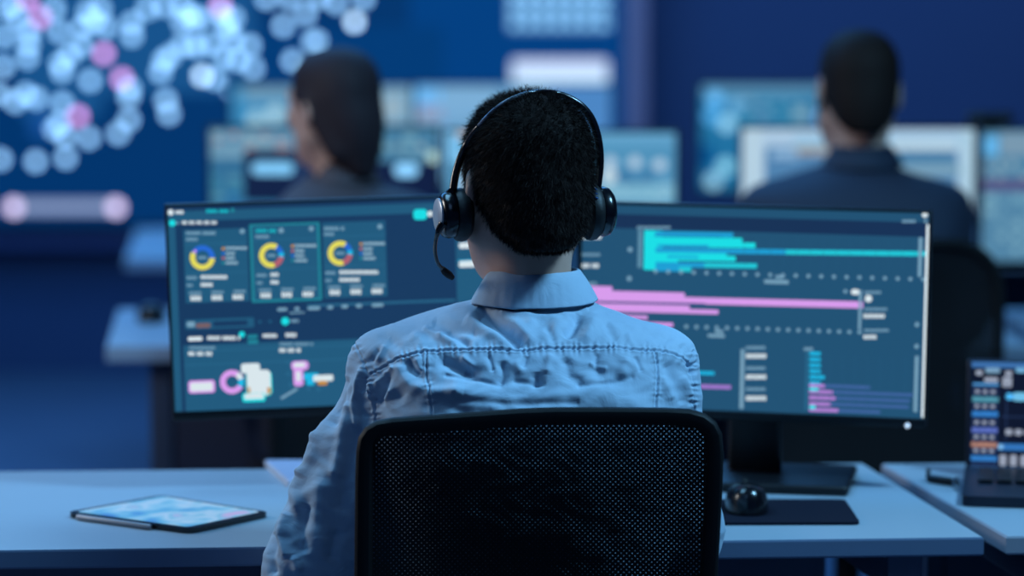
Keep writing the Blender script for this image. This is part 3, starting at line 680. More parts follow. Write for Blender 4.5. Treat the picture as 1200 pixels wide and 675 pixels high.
def make_person(label, loc, scale, yaw, headyaw, headpitch, h, shirt_m, hair_kind, fine=False, hair_m=None, trousers_m=None, low=None, lean=0):
    root = thing('person', label, 'person', loc)
    Rz = np.array(Matrix.Rotation(yaw, 3, 'Z'))
    def xf(V):
        P = (V - BASE) * scale; a = yaw if low is None else low + (yaw - low)*np.clip((V[:, 2] - .55)/.45, 0, 1); lx_ = lean*np.clip(V[:, 2] - .95, 0, .25); c_, s_ = np.cos(a), np.sin(a)
        return np.stack([P[:, 0]*c_ - P[:, 1]*s_ + lx_, P[:, 0]*s_ + P[:, 1]*c_, P[:, 2]], 1) + np.array(loc)
    R = Rhead(headyaw, headpitch); L = lambda p: HC + R @ np.array(p)
    F = Field((-.36, 3.18, 0.0), (.38, 4.0, 1.32), h)
    head_prims(F, R)
    F.cap((.022, 3.405, 1.15), (.022, 3.41, 1.02), .050, .050, .02)           # neck
    
    F.stack([q for q in torso_rows(-.026) if q[0] < 1.012], .02)
    for s in (-1, 1):
        F.cap(SH[s], EL[s], .046, .038, .03); F.cap(EL[s], WR[s], .038, .026, .015); hand_prims(F, WR[s], s)
        F.cap(HIP[s], KN[s], .078, .055, .03); F.cap(KN[s], AN[s], .052, .034, .02); F.cap(AN[s] + [0, -.02, -.03], AN[s] + [0, .14, -.06], .034, .026, .02)
    V, Q = F.mesh(2); Q = flip_check(V, Q); body = mesh_from('body', V, Q, SKIN, root, xf)
    # eyes
    for s in (-1, 1):
        e = MB(); c = xf(L((s*.03, .0735, .002))[None])[0]; fw = Rz @ R @ np.array([0, 1, 0]); M_ = Matrix.Translation(Vector(c)) @ Vector(fw).to_track_quat('Z', 'Y').to_matrix().to_4x4()
        e.lathe([(.012*math.sin(a), .012*math.cos(a)) for a in np.linspace(3.1, .45, 10)], EYEW, M_, 16); e.lathe([(.012*math.sin(a)+.0001, .0121*math.cos(a)) for a in np.linspace(.5, .01, 5)], IRIS, M_, 16); e.build('eye', root)
    # shirt
    h2 = h
    F = Field((-.36, 3.18, .44), (.38, 3.72, 1.09), h2); F.stack(torso_rows(.0), .02, 2.35)
    for s in (-1, 1):
        g = .006 if s < 0 else .003
        F.cap(SH[s], EL[s], .052 + g, .046 + g, .035)
        m_ = EL[s]*.35 + WR[s]*.65; F.cap(EL[s], m_, .046 + g, .040, .02); F.cap(m_, EL[s]*.12 + WR[s]*.88, .040, .036, .01)
    F.cap(SH[-1]*.6+EL[-1]*.4, EL[-1]+[-.008, -.004, -.035], .05, .052, .03)
    F.cap((.022, 3.40, 1.16), (.022, 3.41, 1.03), .053, .053, .004, sub=True)
    V, Q = F.mesh(2); Q = flip_check(V, Q)
    if fine:
        V, Q = subdiv(V, Q); V = laplace(V, Q); V = laplace(V, Q); V, Q = subdiv(V, Q); V = laplace(V, Q); N = vnormals(V, Q); V = wrinkle(V, N)
    mesh_from('shirt', V, Q, shirt_m, root, xf)
    # collar
    c = MB(); n = 72; prof = 9; CV = []; 
    for k in range(n):
        th = 2*math.pi*k/n; cx_, sy_ = math.cos(th), math.sin(th)
        fr_l = max(0, min(1, (-cx_*.62 + sy_*.8 - .1) / .9)); fr_l = fr_l*fr_l*(3-2*fr_l)
        zt = 1.084 - .034*fr_l; zb = zt - .037 - .004*max(0, -sy_)
        cen = np.array([.024, 3.418]); rx, ry = .055, .056
        for r_, z_ in ((-.001, zt - .032), (-.001, zt - .003), (.0015, zt), (.0045, zt - .0015), (.012, zt - .012), (.021 + .004*abs(cx_), zb + .004), (.0225 + .004*abs(cx_), zb), (.020+ .004*abs(cx_), zb + .001), (.008, zt - .012), (.002, zt - .006), (.002, zt - .03)):
            CV.append((cen[0] + (rx + r_)*cx_, cen[1] + (ry + r_)*sy_, z_))
    prof = 11; CF = [(i*prof+j, ((i+1) % n)*prof+j, ((i+1) % n)*prof+j+1, i*prof+j+1) for i in range(n) for j in range(prof-1)] + [(i*prof+prof-1, ((i+1) % n)*prof+prof-1, ((i+1) % n)*prof, i*prof) for i in range(n)]
    CV, CF = np.array(CV), np.array(CF); CF = CF if True else CF
    CV, CF = subdiv(CV, CF); CV = laplace(CV, CF, .3)
    if fine:
        px, py = project(CV); N = vnormals(CV, CF); am = .0006*np.sin(px*.55 + .4*np.sin(py*.2)) * np.exp(-((py - 349)/9)**2) - .002*np.exp(-((px-592-(py-330)*.3)/10)**2); CV = CV + N*am[:, None]
    co = mesh_from('collar', CV, CF, shirt_m, root, xf)
    # trousers and shoes
    F = Field((-.26, 3.18, .05), (.30, 3.95, .72), max(h, .007))
    F.stack([r for r in torso_rows(.006) if r[0] < .68], .03)
    for s in (-1, 1):
        F.cap(HIP[s], KN[s], .09, .066, .03); F.cap(KN[s], AN[s]+[0, 0, .01], .064, .05, .02)
    V, Q = F.mesh(2); Q = flip_check(V, Q); mesh_from('trousers', V, Q, trousers_m or TROU, root, xf)
    for s in (-1, 1):
        F = Field(AN[s] - [.07, .1, .1], AN[s] + [.07, .24, .06], .006); F.cap(AN[s] + [0, -.025, -.045], AN[s] + [0, .15, -.065], .043, .033, .02); F.cap(AN[s] + [0, -.01, -.04], AN[s] + [0, 0, 0.0], .043, .04, .02); F.D = np.maximum(F.D, (.002 - (F.lo[2] + F.h*np.arange(F.n[2])))[None, None, :].astype(np.float32))
        V, Q = F.mesh(1); Q = flip_check(V, Q); mesh_from('shoe', V, Q, SHOE, root, xf)
    # hair
    HM = hair_m or HAIRM
    F = Field(HC - .17, HC + .17, min(h, .004) if fine else .006)
    F.ell(L((0, -.012, .022)), (.0715, .093, .0855), .0, R, e=2.4)
    F.ell(L((0, -.06, -.045)), (.05, .045, .06), .03, R)
    X, Y, Z = np.meshgrid(*[F.lo[i] + F.h*np.arange(F.n[i]) for i in range(3)], indexing='ij')
    P = np.stack([X - HC[0], Y - HC[1], Z - HC[2]], -1) @ R      # local head coordinates
    lx, ly, lz = P[..., 0], P[..., 1], P[..., 2]
    cut = np.minimum(-.028 - lz , (ly + .022 + lz*.35) * .9)        # below ear line and in front of the nape line
    cut = np.maximum(cut, np.minimum(ly - .045, .065 - lz))                                 # face
    cut = np.maximum(cut, -.081 - lz + .5*np.maximum(0, np.abs(lx) - .02) + 8*np.maximum(0, np.abs(lx) - .02)**2)
    if hair_kind == 'short': F.D = -Field._sm(-F.D, -cut.astype(np.float32), .006)
    else:
        cut = np.minimum(.0 - lz, ly - .02); cut = np.maximum(cut, np.minimum(ly - .05, .05 - lz)); cut = np.maximum(cut, -.10 - lz)
        F.D = -Field._sm(-F.D, -cut.astype(np.float32), .01)
        for s in (-1, 1): F.cap(L((s*.058, -.01, .0)), L((s*.045, -.045, -.085)), .020, .020, .02)
        F.cap(L((0, -.05, -.03)), L((0, -.055, -.11)), .040, .032, .03)
    V, Q = F.mesh(1); Q = flip_check(V, Q)
    if fine:
        N = vnormals(V, Q); pl = (V - HC) @ R; amp = .0016*(np.sin(pl[:, 0]*210 + 3*np.sin(pl[:, 2]*90)) * np.sin(pl[:, 2]*180 + 2*np.sin(pl[:, 0]*120))); V = V + N*amp[:, None]
        # short strands
        C = V[Q].mean(1); fn = np.cross(V[Q[:, 2]] - V[Q[:, 0]], V[Q[:, 3]] - V[Q[:, 1]]); fn /= np.linalg.norm(fn, axis=1)[:, None] + 1e-12
        cl = (C - HC) @ R; good = ((cl[:, 0]/.074)**2 + ((cl[:, 1]+.012)/.092)**2 + ((cl[:, 2]-.022)/.083)**2 > .95) & ((cl[:, 1] < .08))
        pick = rng.choice(np.where(good)[0], 46000); c0 = C[pick] + rng.normal(0, .0015, (len(pick), 3)); nn = fn[pick]
        down = R @ np.array([0, -.25, -1]); swirl = np.cross(nn, R @ np.array([.2, .1, 1.0])); lz_ = cl[pick][:, 2]
        dirv = nn*rng.uniform(.35, .8, (len(pick), 1)) + down*np.clip(.75 - lz_*4, .2, .9)[:, None] + swirl*.25 + rng.normal(0, .22, (len(pick), 3)); dirv /= np.linalg.norm(dirv, axis=1)[:, None]
        Ln = rng.uniform(.004, .010, (len(pick), 1)) * np.clip(.55 + (lz_[:, None] + .09)*5, .45, 1.3); sd = np.cross(dirv, rng.normal(0, 1, (len(pick), 3))); sd /= np.linalg.norm(sd, axis=1)[:, None] + 1e-9
        wd = .00028; base_n = len(V)
        SV = np.concatenate([c0 - sd*wd, c0 + sd*wd, c0 + dirv*Ln + sd*wd*.25, c0 + dirv*Ln - sd*wd*.25]); m_ = len(pick); ar = np.arange(m_)
        SQ = np.stack([ar, ar+m_, ar+2*m_, ar+3*m_], 1) + base_n; V = np.concatenate([V, SV]); Q = np.concatenate([Q, SQ])
    mesh_from('hair', V, Q, HM, root, xf)
    return root, R

# folds and seams pressed into the cloth; strokes read off the photograph (pixels), + ridge, - hollow, metres
def seg_dist(px, py, pts):
    best = np.full(px.shape, 1e9); along = np.zeros_like(px); acc = 0
    for (x0, y0), (x1, y1) in zip(pts[:-1], pts[1:]):
        dx, dy = x1-x0, y1-y0; L = dx*dx + dy*dy + 1e-9; t = np.clip(((px-x0)*dx + (py-y0)*dy)/L, 0, 1); d = np.hypot(px-x0-t*dx, py-y0-t*dy)
        m_ = d < best; best = np.where(m_, d, best); along = np.where(m_, acc + t*math.sqrt(L), along); acc += math.sqrt(L)
    return best, along, acc
YOKE = [(434, 438), (448, 429), (466, 420), (480, 417), (500, 412), (520, 410), (560, 410.5), (600, 410), (640, 408), (680, 407), (724, 407), (755, 409.5), (767, 410), (787, 414), (804, 422), (815, 430)]
SEAMS = [YOKE, [(500, 412), (501, 446), (505, 456), (507, 490)], [(767, 410), (771, 425), (770, 450), (769, 490)],
         [(416, 402), (424, 420), (430, 438), (434, 460), (438, 480), (440, 500)], [(812, 412), (811, 425), (813, 439), (813, 454), (811, 472), (816, 490)]]
FOLDS = [ # points, width px, amp m
    ([(558, 360), (585, 380), (613, 403)], 8, -.0072), ([(545, 372), (575, 392), (598, 404)], 7, .0035), ([(575, 362), (602, 378), (626, 400)], 7, .0022),
    ([(680, 366), (672, 380), (662, 395)], 7, -.0060), ([(696, 372), (690, 388), (684, 402)], 8, .0022), ([(655, 368), (648, 385), (640, 400)], 9, .0018),
    ([(522, 386), (540, 398), (551, 406)], 5, -.0030), ([(512, 390), (535, 404)], 5, .0018), ([(480, 392), (500, 402)], 8, .002), ([(455, 396), (470, 408)], 7, -.002),
    ([(512, 422), (530, 428), (552, 438)], 8, -.0045), ([(545, 430), (556, 441)], 6, -.003), ([(540, 418), (556, 432)], 4, .002),
    ([(588, 422), (590, 440), (586, 452)], 6, -.0035), ([(604, 420), (612, 440)], 6, .0018), ([(628, 436), (630, 456)], 6, -.0028), ([(645, 414), (640, 440)], 5, .0018), ([(660, 418), (668, 440), (684, 450)], 7, -.0028), ([(700, 422), (704, 446)], 8, -.0022), ([(735, 418), (728, 445)], 7, .0018),
    ([(466, 424), (470, 440), (482, 452), (506, 459), (545, 462)], 9, .0036), ([(520, 461), (580, 466), (650, 463), (720, 467), (765, 473)], 13, .0022),
    ([(478, 422), (484, 434), (493, 440)], 4, -.0028), ([(488, 420), (494, 436)], 4, .0015), ([(452, 436), (448, 455), (440, 475)], 6, -.0040), ([(462, 455), (470, 475)], 14, -.0035),
    ([(424, 432), (421, 450), (417, 470), (418, 500)], 3.5, .0030), ([(427, 440), (426, 460)], 3, -.003), ([(433, 448), (434, 470)], 2.5, .002),
    ([(412, 412), (398, 440), (384, 475), (368, 520)], 7, .0030), ([(404, 440), (396, 470), (388, 500)], 7, -.0045), ([(410, 470), (402, 510), (392, 560)], 7, .0030), ([(418, 500), (408, 550), (398, 600)], 9, -.0035),
    ([(372, 505), (366, 535), (352, 560)], 6, .0035), ([(352, 545), (345, 575), (352, 600)], 7, .0042), ([(360, 590), (352, 620), (356, 650)], 7, -.004), ([(338, 600), (330, 630), (338, 655)], 5, .0042), ([(322, 622), (318, 650), (322, 675)], 5, -.004), ([(380, 560), (372, 600), (374, 640)], 10, .003), ([(345, 650), (352, 672)], 6, .004), ([(395, 620), (388, 660)], 8, -.003),
    ([(798, 402), (808, 420), (812, 432)], 5, -.002), ([(806, 424), (812, 432), (812, 440)], 3, -.0035), ([(780, 425), (792, 450), (800, 475)], 6, -.0022), ([(776, 440), (786, 470)], 5, .0018), ([(800, 440), (808, 465)], 4, .0018), ([(826, 440), (836, 470), (846, 500)], 5, .0018),
    ([(745, 380), (770, 392), (790, 400)], 9, -.0018), ([(620, 372), (625, 385)], 7, .002), ([(585, 366), (640, 372), (690, 362)], 3, .0012), ([(600, 326), (606, 345)], 4, .001), ([(506, 374), (530, 384), (560, 392)], 5, -.002), ([(495, 382), (520, 396)], 4, .0016), ([(600, 384), (606, 404)], 4, -.0018), ([(640, 380), (650, 402)], 5, -.0022), ([(708, 376), (722, 400)], 5, -.0016), ([(735, 388), (742, 404)], 4, .0012), ([(520, 440), (560, 446), (590, 452)], 3, -.0016), ([(600, 446), (640, 452)], 3.5, -.0014), ([(675, 452), (720, 448), (745, 440)], 4, -.0016), ([(530, 470), (600, 474), (680, 472)], 4, -.0012), ([(690, 425), (712, 432)], 3, .0014), ([(572, 416), (578, 436)], 3, -.0018), ([(618, 416), (612, 432)], 3, -.0016), ([(700, 412), (698, 430)], 3, -.0014), ([(745, 416), (752, 436)], 3, -.0014), ([(444, 408), (432, 424)], 3, -.0018), ([(452, 404), (440, 424)], 3, .0014), ([(440, 450), (452, 436), (462, 430)], 3, .0022), ([(446, 470), (458, 456)], 4, .002)]
def wrinkle(V, N):
    px, py = project(V); face = np.clip(-N[:, 1]*2.2 + .35, 0, 1) * np.clip((3.47 - V[:, 1])/.04, 0, 1)
    off = np.zeros(len(V))
    for pts, wd, am in FOLDS:
        d, t, L = seg_dist(px, py, pts); e = np.clip(np.minimum(t, L - t)/(wd*1.2) + .25, 0, 1); off += am*np.exp(-(d/wd)**2)*e
    for i, pts in enumerate(SEAMS):
        d, t, L = seg_dist(px, py, pts)
        off += -.0012*np.exp(-(d/1.0)**2) + .0004*np.exp(-((d-2.4)/1.2)**2)
        pk = np.exp(-(np.maximum(d-1, 0)/5.5)**2); wv = np.sin(t*.82 + 1.7*np.sin(t*.13) + i) * (.6 + .4*np.sin(t*.31 + 2*i)); off += .0007*pk*wv*(1 if i in (0, 3, 4) else .4)
    # low rolling unevenness of worn cotton
    off += .0012*np.sin(px*.05 + 2*np.sin(py*.035))*np.sin(py*.06 + 1.5*np.sin(px*.03)) + .0005*np.sin(px*.13 + 2*np.sin(py*.11))*np.sin(py*.17 + 1.5*np.sin(px*.09))
    # soft folds everywhere else on the sleeves
    oth = .0018*np.sin(V[:, 0]*60 + V[:, 1]*45 + 3*np.sin(V[:, 2]*22))*(1 - face)
    return V + N*((np.maximum(1.9*off, -.012)*face + oth))[:, None]

HY, HP = math.radians(17), math.radians(-4)
man, RH = make_person('person in a pale blue shirt seen from behind, wearing a black headset', tuple(BASE), 1.0, 0, HY, HP, .005, SHIRT, 'short', fine=True)
NAVY = mat('navy_shirt', (32, 42, 62), 0.8, noise=0.08, scale=60)
TAUPE = mat('taupe_blouse', (74, 64, 70), 0.8, noise=0.08, scale=60)
BROWN = mat('brown_hair', (50, 40, 44), 0.6, noise=0.3, scale=200, spec=.12)
mx = (1014 - 600)/FPX*5.4
man2, _ = make_person('person in a dark navy shirt with short black hair, back turned, on the right', (mx - .012, 5.36, 0), 1.045, 0, math.radians(6), 0, .008, NAVY, 'short')
wx = (428 - 600)/FPX*5.4
wom, _ = make_person('person with long brown hair, back turned, sitting before the wall screen', (wx + .01, 5.36, 0), 1.02, math.radians(56), math.radians(-12), 0, .008, TAUPE, 'long', hair_m=BROWN, low=math.radians(8), lean=-.13)

# ------------------------------------------------------------------ headset (worn, so a thing of its own)
Lh = lambda p: Vector((HC + RH @ np.array(p)).tolist())
hs = thing('headset', 'black headset with a microphone boom worn by the person in the pale shirt', 'headset', tuple(Lh((0, 0, -.06))))
GLOSS = mat('gloss_black', (10, 11, 17), 0.22, spec=0.6); CUSH = mat('cushion_leatherette', (9, 9, 13), 0.55, bump=.3, scale=120)
pL = [(531, 222, 3.372), (534, 203, 3.376), (541, 182, 3.38), (550, 164, 3.385), (561, 148, 3.39)]
pM = [(559, 150, 3.389), (575, 132, 3.394), (594, 118, 3.4), (618, 108.5, 3.405), (634, 107, 3.407)]
pR = [(618, 108.5, 3.405), (640, 107.5, 3.408), (660, 111.5, 3.412), (680, 123, 3.417), (694, 140, 3.422), (701.5, 165, 3.426), (703.5, 190, 3.43), (701, 214, 3.432), (699, 226, 3.432)]
def spl(P, n=6):
    Q = [P[0]] + list(P) + [P[-1]]; out = []
    for i in range(1, len(Q)-2):
        for k in range(n):
            t = k/n; out.append(tuple(.5*((2*Q[i][j]) + (-Q[i-1][j]+Q[i+1][j])*t + (2*Q[i-1][j]-5*Q[i][j]+4*Q[i+1][j]-Q[i+2][j])*t*t + (-Q[i-1][j]+3*Q[i][j]-3*Q[i+1][j]+Q[i+2][j])*t**3) for j in range(3)))
    out.append(P[-1]); return out
def on_crown(px, py, Y):      # rests the band on the hair where the crown is in front of it
    c = HC + RH @ np.array((0, -.012, .022)); dv = ray(px, py); best = None
    for y in np.arange(3.27, Y, .001):
        q = (np.array([0, 0, CZ]) + dv*(y/dv[1]) - c) @ RH
        if (abs(q[0]/.0755)**2.4 + abs(q[1]/.097)**2.4 + abs(q[2]/.0895)**2.4) < 1: best = y; break
    return at(px, py, best if best else Y)
def crown_path(P):
    Q = [on_crown(*p) for p in spl(P)]
    for _ in range(6): Q = [Q[0]] + [(Q[i-1] + Q[i]*2 + Q[i+1])/4 for i in range(1, len(Q)-1)] + [Q[-1]]
    return Q
b = MB(); P = crown_path(pM); b.tube(P, .0024, METAL, 10); o = b.build('slider_band', hs); o['label'] = 'thin bare metal section of the headband'
b = MB(); P = crown_path(pL); b.tube(P, [.0048]*(len(P)-6) + [.0046, .0044, .0042, .004, .0036, .0032], GLOSS, 12)
P = crown_path(pR); n_ = len(P); b.tube(P, [.0022 + .0026*min(1, i/18) for i in range(n_)], GLOSS, 12, up=(0, 1, 0))
b.build('headband', hs)
def frame_at(c, axis):   # local z along the head's side axis
    a = Vector((RH @ np.array(axis)).tolist()); M_ = a.to_track_quat('Z', 'Y').to_matrix().to_4x4(); return Matrix.Translation(c) @ M_
cupz = -.036
for s in (-1, 1):
    k_ = 1.0 if s < 0 else 1.08
    M_ = frame_at(Lh(((-.074 if s < 0 else .073), 0, cupz)), (s, 0, 0)) @ Matrix.Diagonal((k_, k_, 1, 1)); g = MB()
    g.lathe([(.012, 0), (.026, -.001), (.0315, .004), (.0325, .009), (.0315, .014), (.028, .018), (.012, .019)], CUSH, M_, 40, 1, 1)
    if s > 0:
        for k in range(9):
            a = math.radians(-40 + 14*k); 
    cu = g.build('ear_cushion', hs)
    g = MB(); g.lathe([(.024, .017), (.0275, .019), (.0285, .025), (.0265, .031), (.022, .035), (.014, .0365)], GLOSS, M_, 40); hsg = g.build('ear_cup', hs)
    if s < 0:
        g = MB(); g.lathe([(.0205, .0358), (.0205, .0378), (.019, .0386), (.001, .0388)], mat('silver_disc', (186, 194, 206), .35, .35, noise=.04), M_, 40); dd = g.build('cap', hsg); dd['label'] = 'round silver cap on the ear cup'
    # yoke arm from the headband to the cup
    g = MB(); top = at(*(pL[0] if s < 0 else pR[-1])); c0 = Lh(((-.098 if s < 0 else .098), 0, cupz + .022)); g.tube([top, top.lerp(c0, .5) + Vector((0, -.001, 0)), c0], [.0048, .006, .0075], GLOSS, 12); g.build('yoke', hs)
    if s < 0:
        g = MB(); bp = [(519, 262, 3.352), (514, 270, 3.352), (510.5, 283, 3.36), (510, 296, 3.37), (513, 308, 3.382), (520, 317, 3.395)]
        P = [at(*p) for p in spl(bp)]; g.tube(P, [.0055 - .0032*min(1, i/10) for i in range(len(P))], GLOSS, 10); bm_ = g.build('microphone_boom', hs)
        g = MB(); g.tube([at(518, 314, 3.392), at(521, 318, 3.396), at(526, 322, 3.402), at(530, 325.5, 3.407)], [.003, .0045, .0048, .0035], BLACK2, 12); g.build('microphone', bm_)
        # hinge pivot
        g = MB(); g.lathe([(.005, 0), (.005, .004), (.003, .005)], CHROME, Matrix.Translation(at(514.5, 266, 3.345)) @ Matrix.Rotation(math.pi/2, 4, 'X'), 16); g.build('pivot', bm_) if False else None
g = MB()
for k in range(7):
    c_ = at(698 + 1.7*math.sin(k*.45), 222 + k*5.2, 3.398); g.tube([c_ + Vector((-.0015, 0, .0012)), c_ + Vector((.0015, -.001, -.0004))], .0011, mat('vent_blue_grey', (60, 110, 170), .3, .4), 8)
g.build('vent_ribs', hs)

# ------------------------------------------------------------------ office chairs
def mesh_fabric():
    m = bpy.data.materials.new('mesh_fabric'); m.use_nodes = True; nt = m.node_tree; b = nt.nodes['Principled BSDF']
    b.inputs['Base Color'].default_value = (*lin((9, 10, 15)), 1); b.inputs['Roughness'].default_value = .7; b.inputs['Specular IOR Level'].default_value = .25
    tc = nt.nodes.new('ShaderNodeTexCoord'); sx = nt.nodes.new('ShaderNodeSeparateXYZ'); nt.links.new(tc.outputs['Object'], sx.inputs[0])
    def M_(op, a, b_=None):
        n = nt.nodes.new('ShaderNodeMath'); n.operation = op
        for i, v in enumerate((a, b_)):
            if v is None: continue
            if isinstance(v, (int, float)): n.inputs[i].default_value = v
            else: nt.links.new(v, n.inputs[i])
        return n.outputs[0]
    k = 2*math.pi/.0064
    cx_ = M_('COSINE', M_('MULTIPLY', sx.outputs[0], k)); cz_ = M_('COSINE', M_('MULTIPLY', sx.outputs[2], k))
    hole = M_('GREATER_THAN', M_('ABSOLUTE', M_('ADD', cx_, cz_)), 1.85)
    tr = nt.nodes.new('ShaderNodeBsdfTransparent'); mx = nt.nodes.new('ShaderNodeMixShader'); out = nt.nodes['Material Output']
    nt.links.new(hole, mx.inputs[0]); nt.links.new(b.outputs[0], mx.inputs[1]); nt.links.new(tr.outputs[0], mx.inputs[2]); nt.links.new(mx.outputs[0], out.inputs[0]); return m
MESHF = mesh_fabric(); SEATF = mat('seat_fabric', (15, 16, 22), .85, bump=.3, scale=250)
CHF = mat('chair_frame_plastic', (8, 9, 13), .6, spec=.25, bump=.05, scale=200)
def make_chair(label, loc, outline, ycent):
    # outline: list of (x, z) of the back's outer edge, world metres relative to loc
    root = thing('office_chair', label, 'chair', loc, 'office chairs'); L0 = Vector(loc)
    def yb(z): return ycent - .035*math.exp(-((z - .70)/.13)**2)*0 + .10*max(0, .62 - z)*0
    n = len(outline); cx_ = sum(p[0] for p in outline)/n; cz_ = sum(p[1] for p in outline)/n
    # frame: rounded section swept round the outline
    fr = MB(); V = []; F_ = []; ins = .0105; sec = 12
    for i, (x, z) in enumerate(outline):
        a, b_ = outline[i-1], outline[(i+1) % n]; t = Vector((b_[0]-a[0], 0, b_[1]-a[1])).normalized(); nn = Vector((-t.z, 0, t.x))
        if nn.dot(Vector((cx_ - x, 0, cz_ - z))) < 0: nn = -nn
        c = Vector((x, yb(z), z)) + nn*ins
        for k in range(sec):
            q = 2*math.pi*k/sec; V.append(L0 + c + nn*(math.copysign(abs(math.cos(q))**.7, math.cos(q))*.0105) + Vector((0, math.copysign(abs(math.sin(q))**.7, math.sin(q))*.011, 0)))
    for i in range(n):
        for k in range(sec): F_.append((i*sec+k, ((i+1) % n)*sec+k, ((i+1) % n)*sec+(k+1) % sec, i*sec+(k+1) % sec))
    fr.add(V, F_, CHF, True); back = fr.build('back_frame', root)
    pn = MB(); inn = []
    for i, (x, z) in enumerate(outline):
        a, b_ = outline[i-1], outline[(i+1) % n]; t = Vector((b_[0]-a[0], 0, b_[1]-a[1])).normalized(); nn = Vector((-t.z, 0, t.x))
        if nn.dot(Vector((cx_ - x, 0, cz_ - z))) < 0: nn = -nn
        c = Vector((x, yb(z), z)) + nn*.014; inn.append(c)
    V = [L0 + Vector((cx_, yb(cz_), cz_)) + (p - Vector((cx_, yb(cz_), cz_)))*f + Vector((0, -.006*(1-f*f)*0 + .020*(1-f*f), 0)) for f in (1, .8, .6, .4, .2) for p in inn] + [L0 + Vector((cx_, yb(cz_) + .020, cz_))]
    F_ = [(k*n+i, k*n+(i+1) % n, (k+1)*n+(i+1) % n, (k+1)*n+i) for k in range(4) for i in range(n)] + [(4*n+i, 4*n+(i+1) % n, 5*n) for i in range(n)]
    pn.add(V, F_, MESHF, True); o = pn.build('back_mesh', root); o['label'] = 'black see-through mesh panel'
    # spine, seat, column, star base
    sp = MB(); zb = min(p[1] for p in outline); sp.tube([L0 + Vector((cx_, ycent - .01, zb + .02)), L0 + Vector((cx_, ycent - .012, zb - .05)), L0 + Vector((cx_, ycent + .05, .41)), L0 + Vector((cx_, ycent + .2, .405))], [.02, .022, .024, .022], CHF, 12); sp.build('spine', root)
    st = MB(); st.box(L0 + Vector((cx_, ycent + .255, .438)), (.46, .44, .06), SEATF, bev=.028); st.build('seat', root)
    cl = MB(); cl.lathe([(.06, .40), (.06, .385), (.028, .38), (.028, .26), (.022, .255), (.022, .10)], CHF, Matrix.Translation(L0 + Vector((cx_, ycent + .25, 0))), 24); cl.build('gas_column', root)
    ba = MB(); C0 = L0 + Vector((cx_, ycent + .25, .085)); ba.lathe([(.04, .06), (.045, .07), (.045, .115), (.03, .12)], CHF, Matrix.Translation(L0 + Vector((cx_, ycent + .25, 0))), 24)
    ends = []
    for k in range(5):
        a = math.radians(90 + 72*k + 36); e = C0 + Vector((math.cos(a)*.27, math.sin(a)*.27, -.015)); ba.tube([C0, e], [.022, .014], CHF, 10); ends.append(e)
    bo = ba.build('star_base', root)
    for e in ends:
        w_ = MB()
        for s in (-1, 1): w_.lathe([(.006, -.009), (.023, -.009), (.025, -.006), (.025, .006), (.023, .009), (.006, .009)], BLACK, Matrix.Translation(Vector((e.x + s*.013, e.y, .0255))) @ Matrix.Rotation(math.pi/2, 4, 'Y'), 20)
        w_.tube([Vector((e.x - .014, e.y, .0255)), Vector((e.x + .014, e.y, .0255))], .005, BLACK, 8); w_.tube([Vector((e.x, e.y, .03)), Vector((e.x, e.y, e.z))], .007, BLACK, 8); w_.build('caster', root)
    return root
YC = 3.19
pxo = [(415, 675), (415.5, 620), (416, 560), (417, 530), (420, 512), (428, 500), (441, 492.5), (460, 489), (510, 485.5), (560, 482), (610, 478.5), (650, 477), (720, 477), (780, 477.5), (808, 479), (826, 484), (839, 494), (846, 508), (848, 530), (847, 570), (844, 625), (841, 675)]
OUT = [(float(at(x, y, YC).x), float(at(x, y, YC).z)) for x, y in pxo]
OUT += [(.238, .62), (.232, .56), (.215, .525), (.18, .51), (.03, .505), (-.12, .51), (-.155, .525), (-.172, .56), (-.178, .62)]
cl0 = Vector((.03, YC + .25, 0)); OUTL = [(x - cl0.x, z) for x, z in OUT]
make_chair('black mesh backed office chair the headset wearer sits on', cl0, OUTL, -.25)
def simple_out(w, zt, zb, r=.06):
    return [(x, (zt+zb)/2 + y) for x, y in rrect(w, zt - zb, r, 6)]
c2 = Vector((.655, 5.40, 0)); make_chair('black office chair behind the person in navy, right of the big monitors', c2, simple_out(.51, .975, .50, .10), -.235)
c3 = Vector((wx + .03, 5.39, 0)); make_chair('black office chair below the person with long brown hair', c3, simple_out(.40, .90, .50, .06), -.215)

# ------------------------------------------------------------------ laptop on the right desk
lp0 = on_z(1128, 592, DT)
a = on_z(1127, 594, DT)
lap = thing('laptop', 'open laptop with dense charts on its screen, on right desk', 'laptop', (a.x, a.y, DT)); hx = on_z(1136, 566, DT)
LW = .37
b = MB(); c_ = (Vector((a.x, a.y, 0)) + Vector((hx.x, hx.y, 0)))/2; dpt = hx.y - a.y + .02
M_ = Matrix.Translation((a.x + LW/2, a.y + .12, DT + .009)); b.prism(rrect(LW, .24, .012), -.008, .006, mat('laptop_shell', (34, 38, 52), .4, .4, noise=.05), M_); base_ = b.build('base', lap)
kb = MB()
for r_ in range(5):
    for q in range(13): kb.box((a.x + .03 + q*.0255, a.y + .115 + r_*.022, DT + .0185), (.021, .018, .003), BLACK, bev=.001)
kb.build('keyboard', base_)
b = MB(); b.box((a.x + LW/2, a.y + .055, DT + .0172), (.1, .06, .0012), BLACK); b.build('trackpad', base_)
Yl = a.y + .245; TLl = at(1134, 421, Yl + .02); b = MB()
A_ = at(1098, 423, Yl + .02); A_.x = a.x + .007; B_ = Vector((A_.x + LW - .015, A_.y, A_.z)); Cc = at(1098, 553, Yl - .004)
V_ = Cc - A_; V_.x = 0; U_ = B_ - A_; n_ = V_.cross(U_).normalized(); n_ = n_ if n_.y < 0 else -n_
R_ = Matrix((U_.normalized(), -n_, -V_.normalized())).transposed()
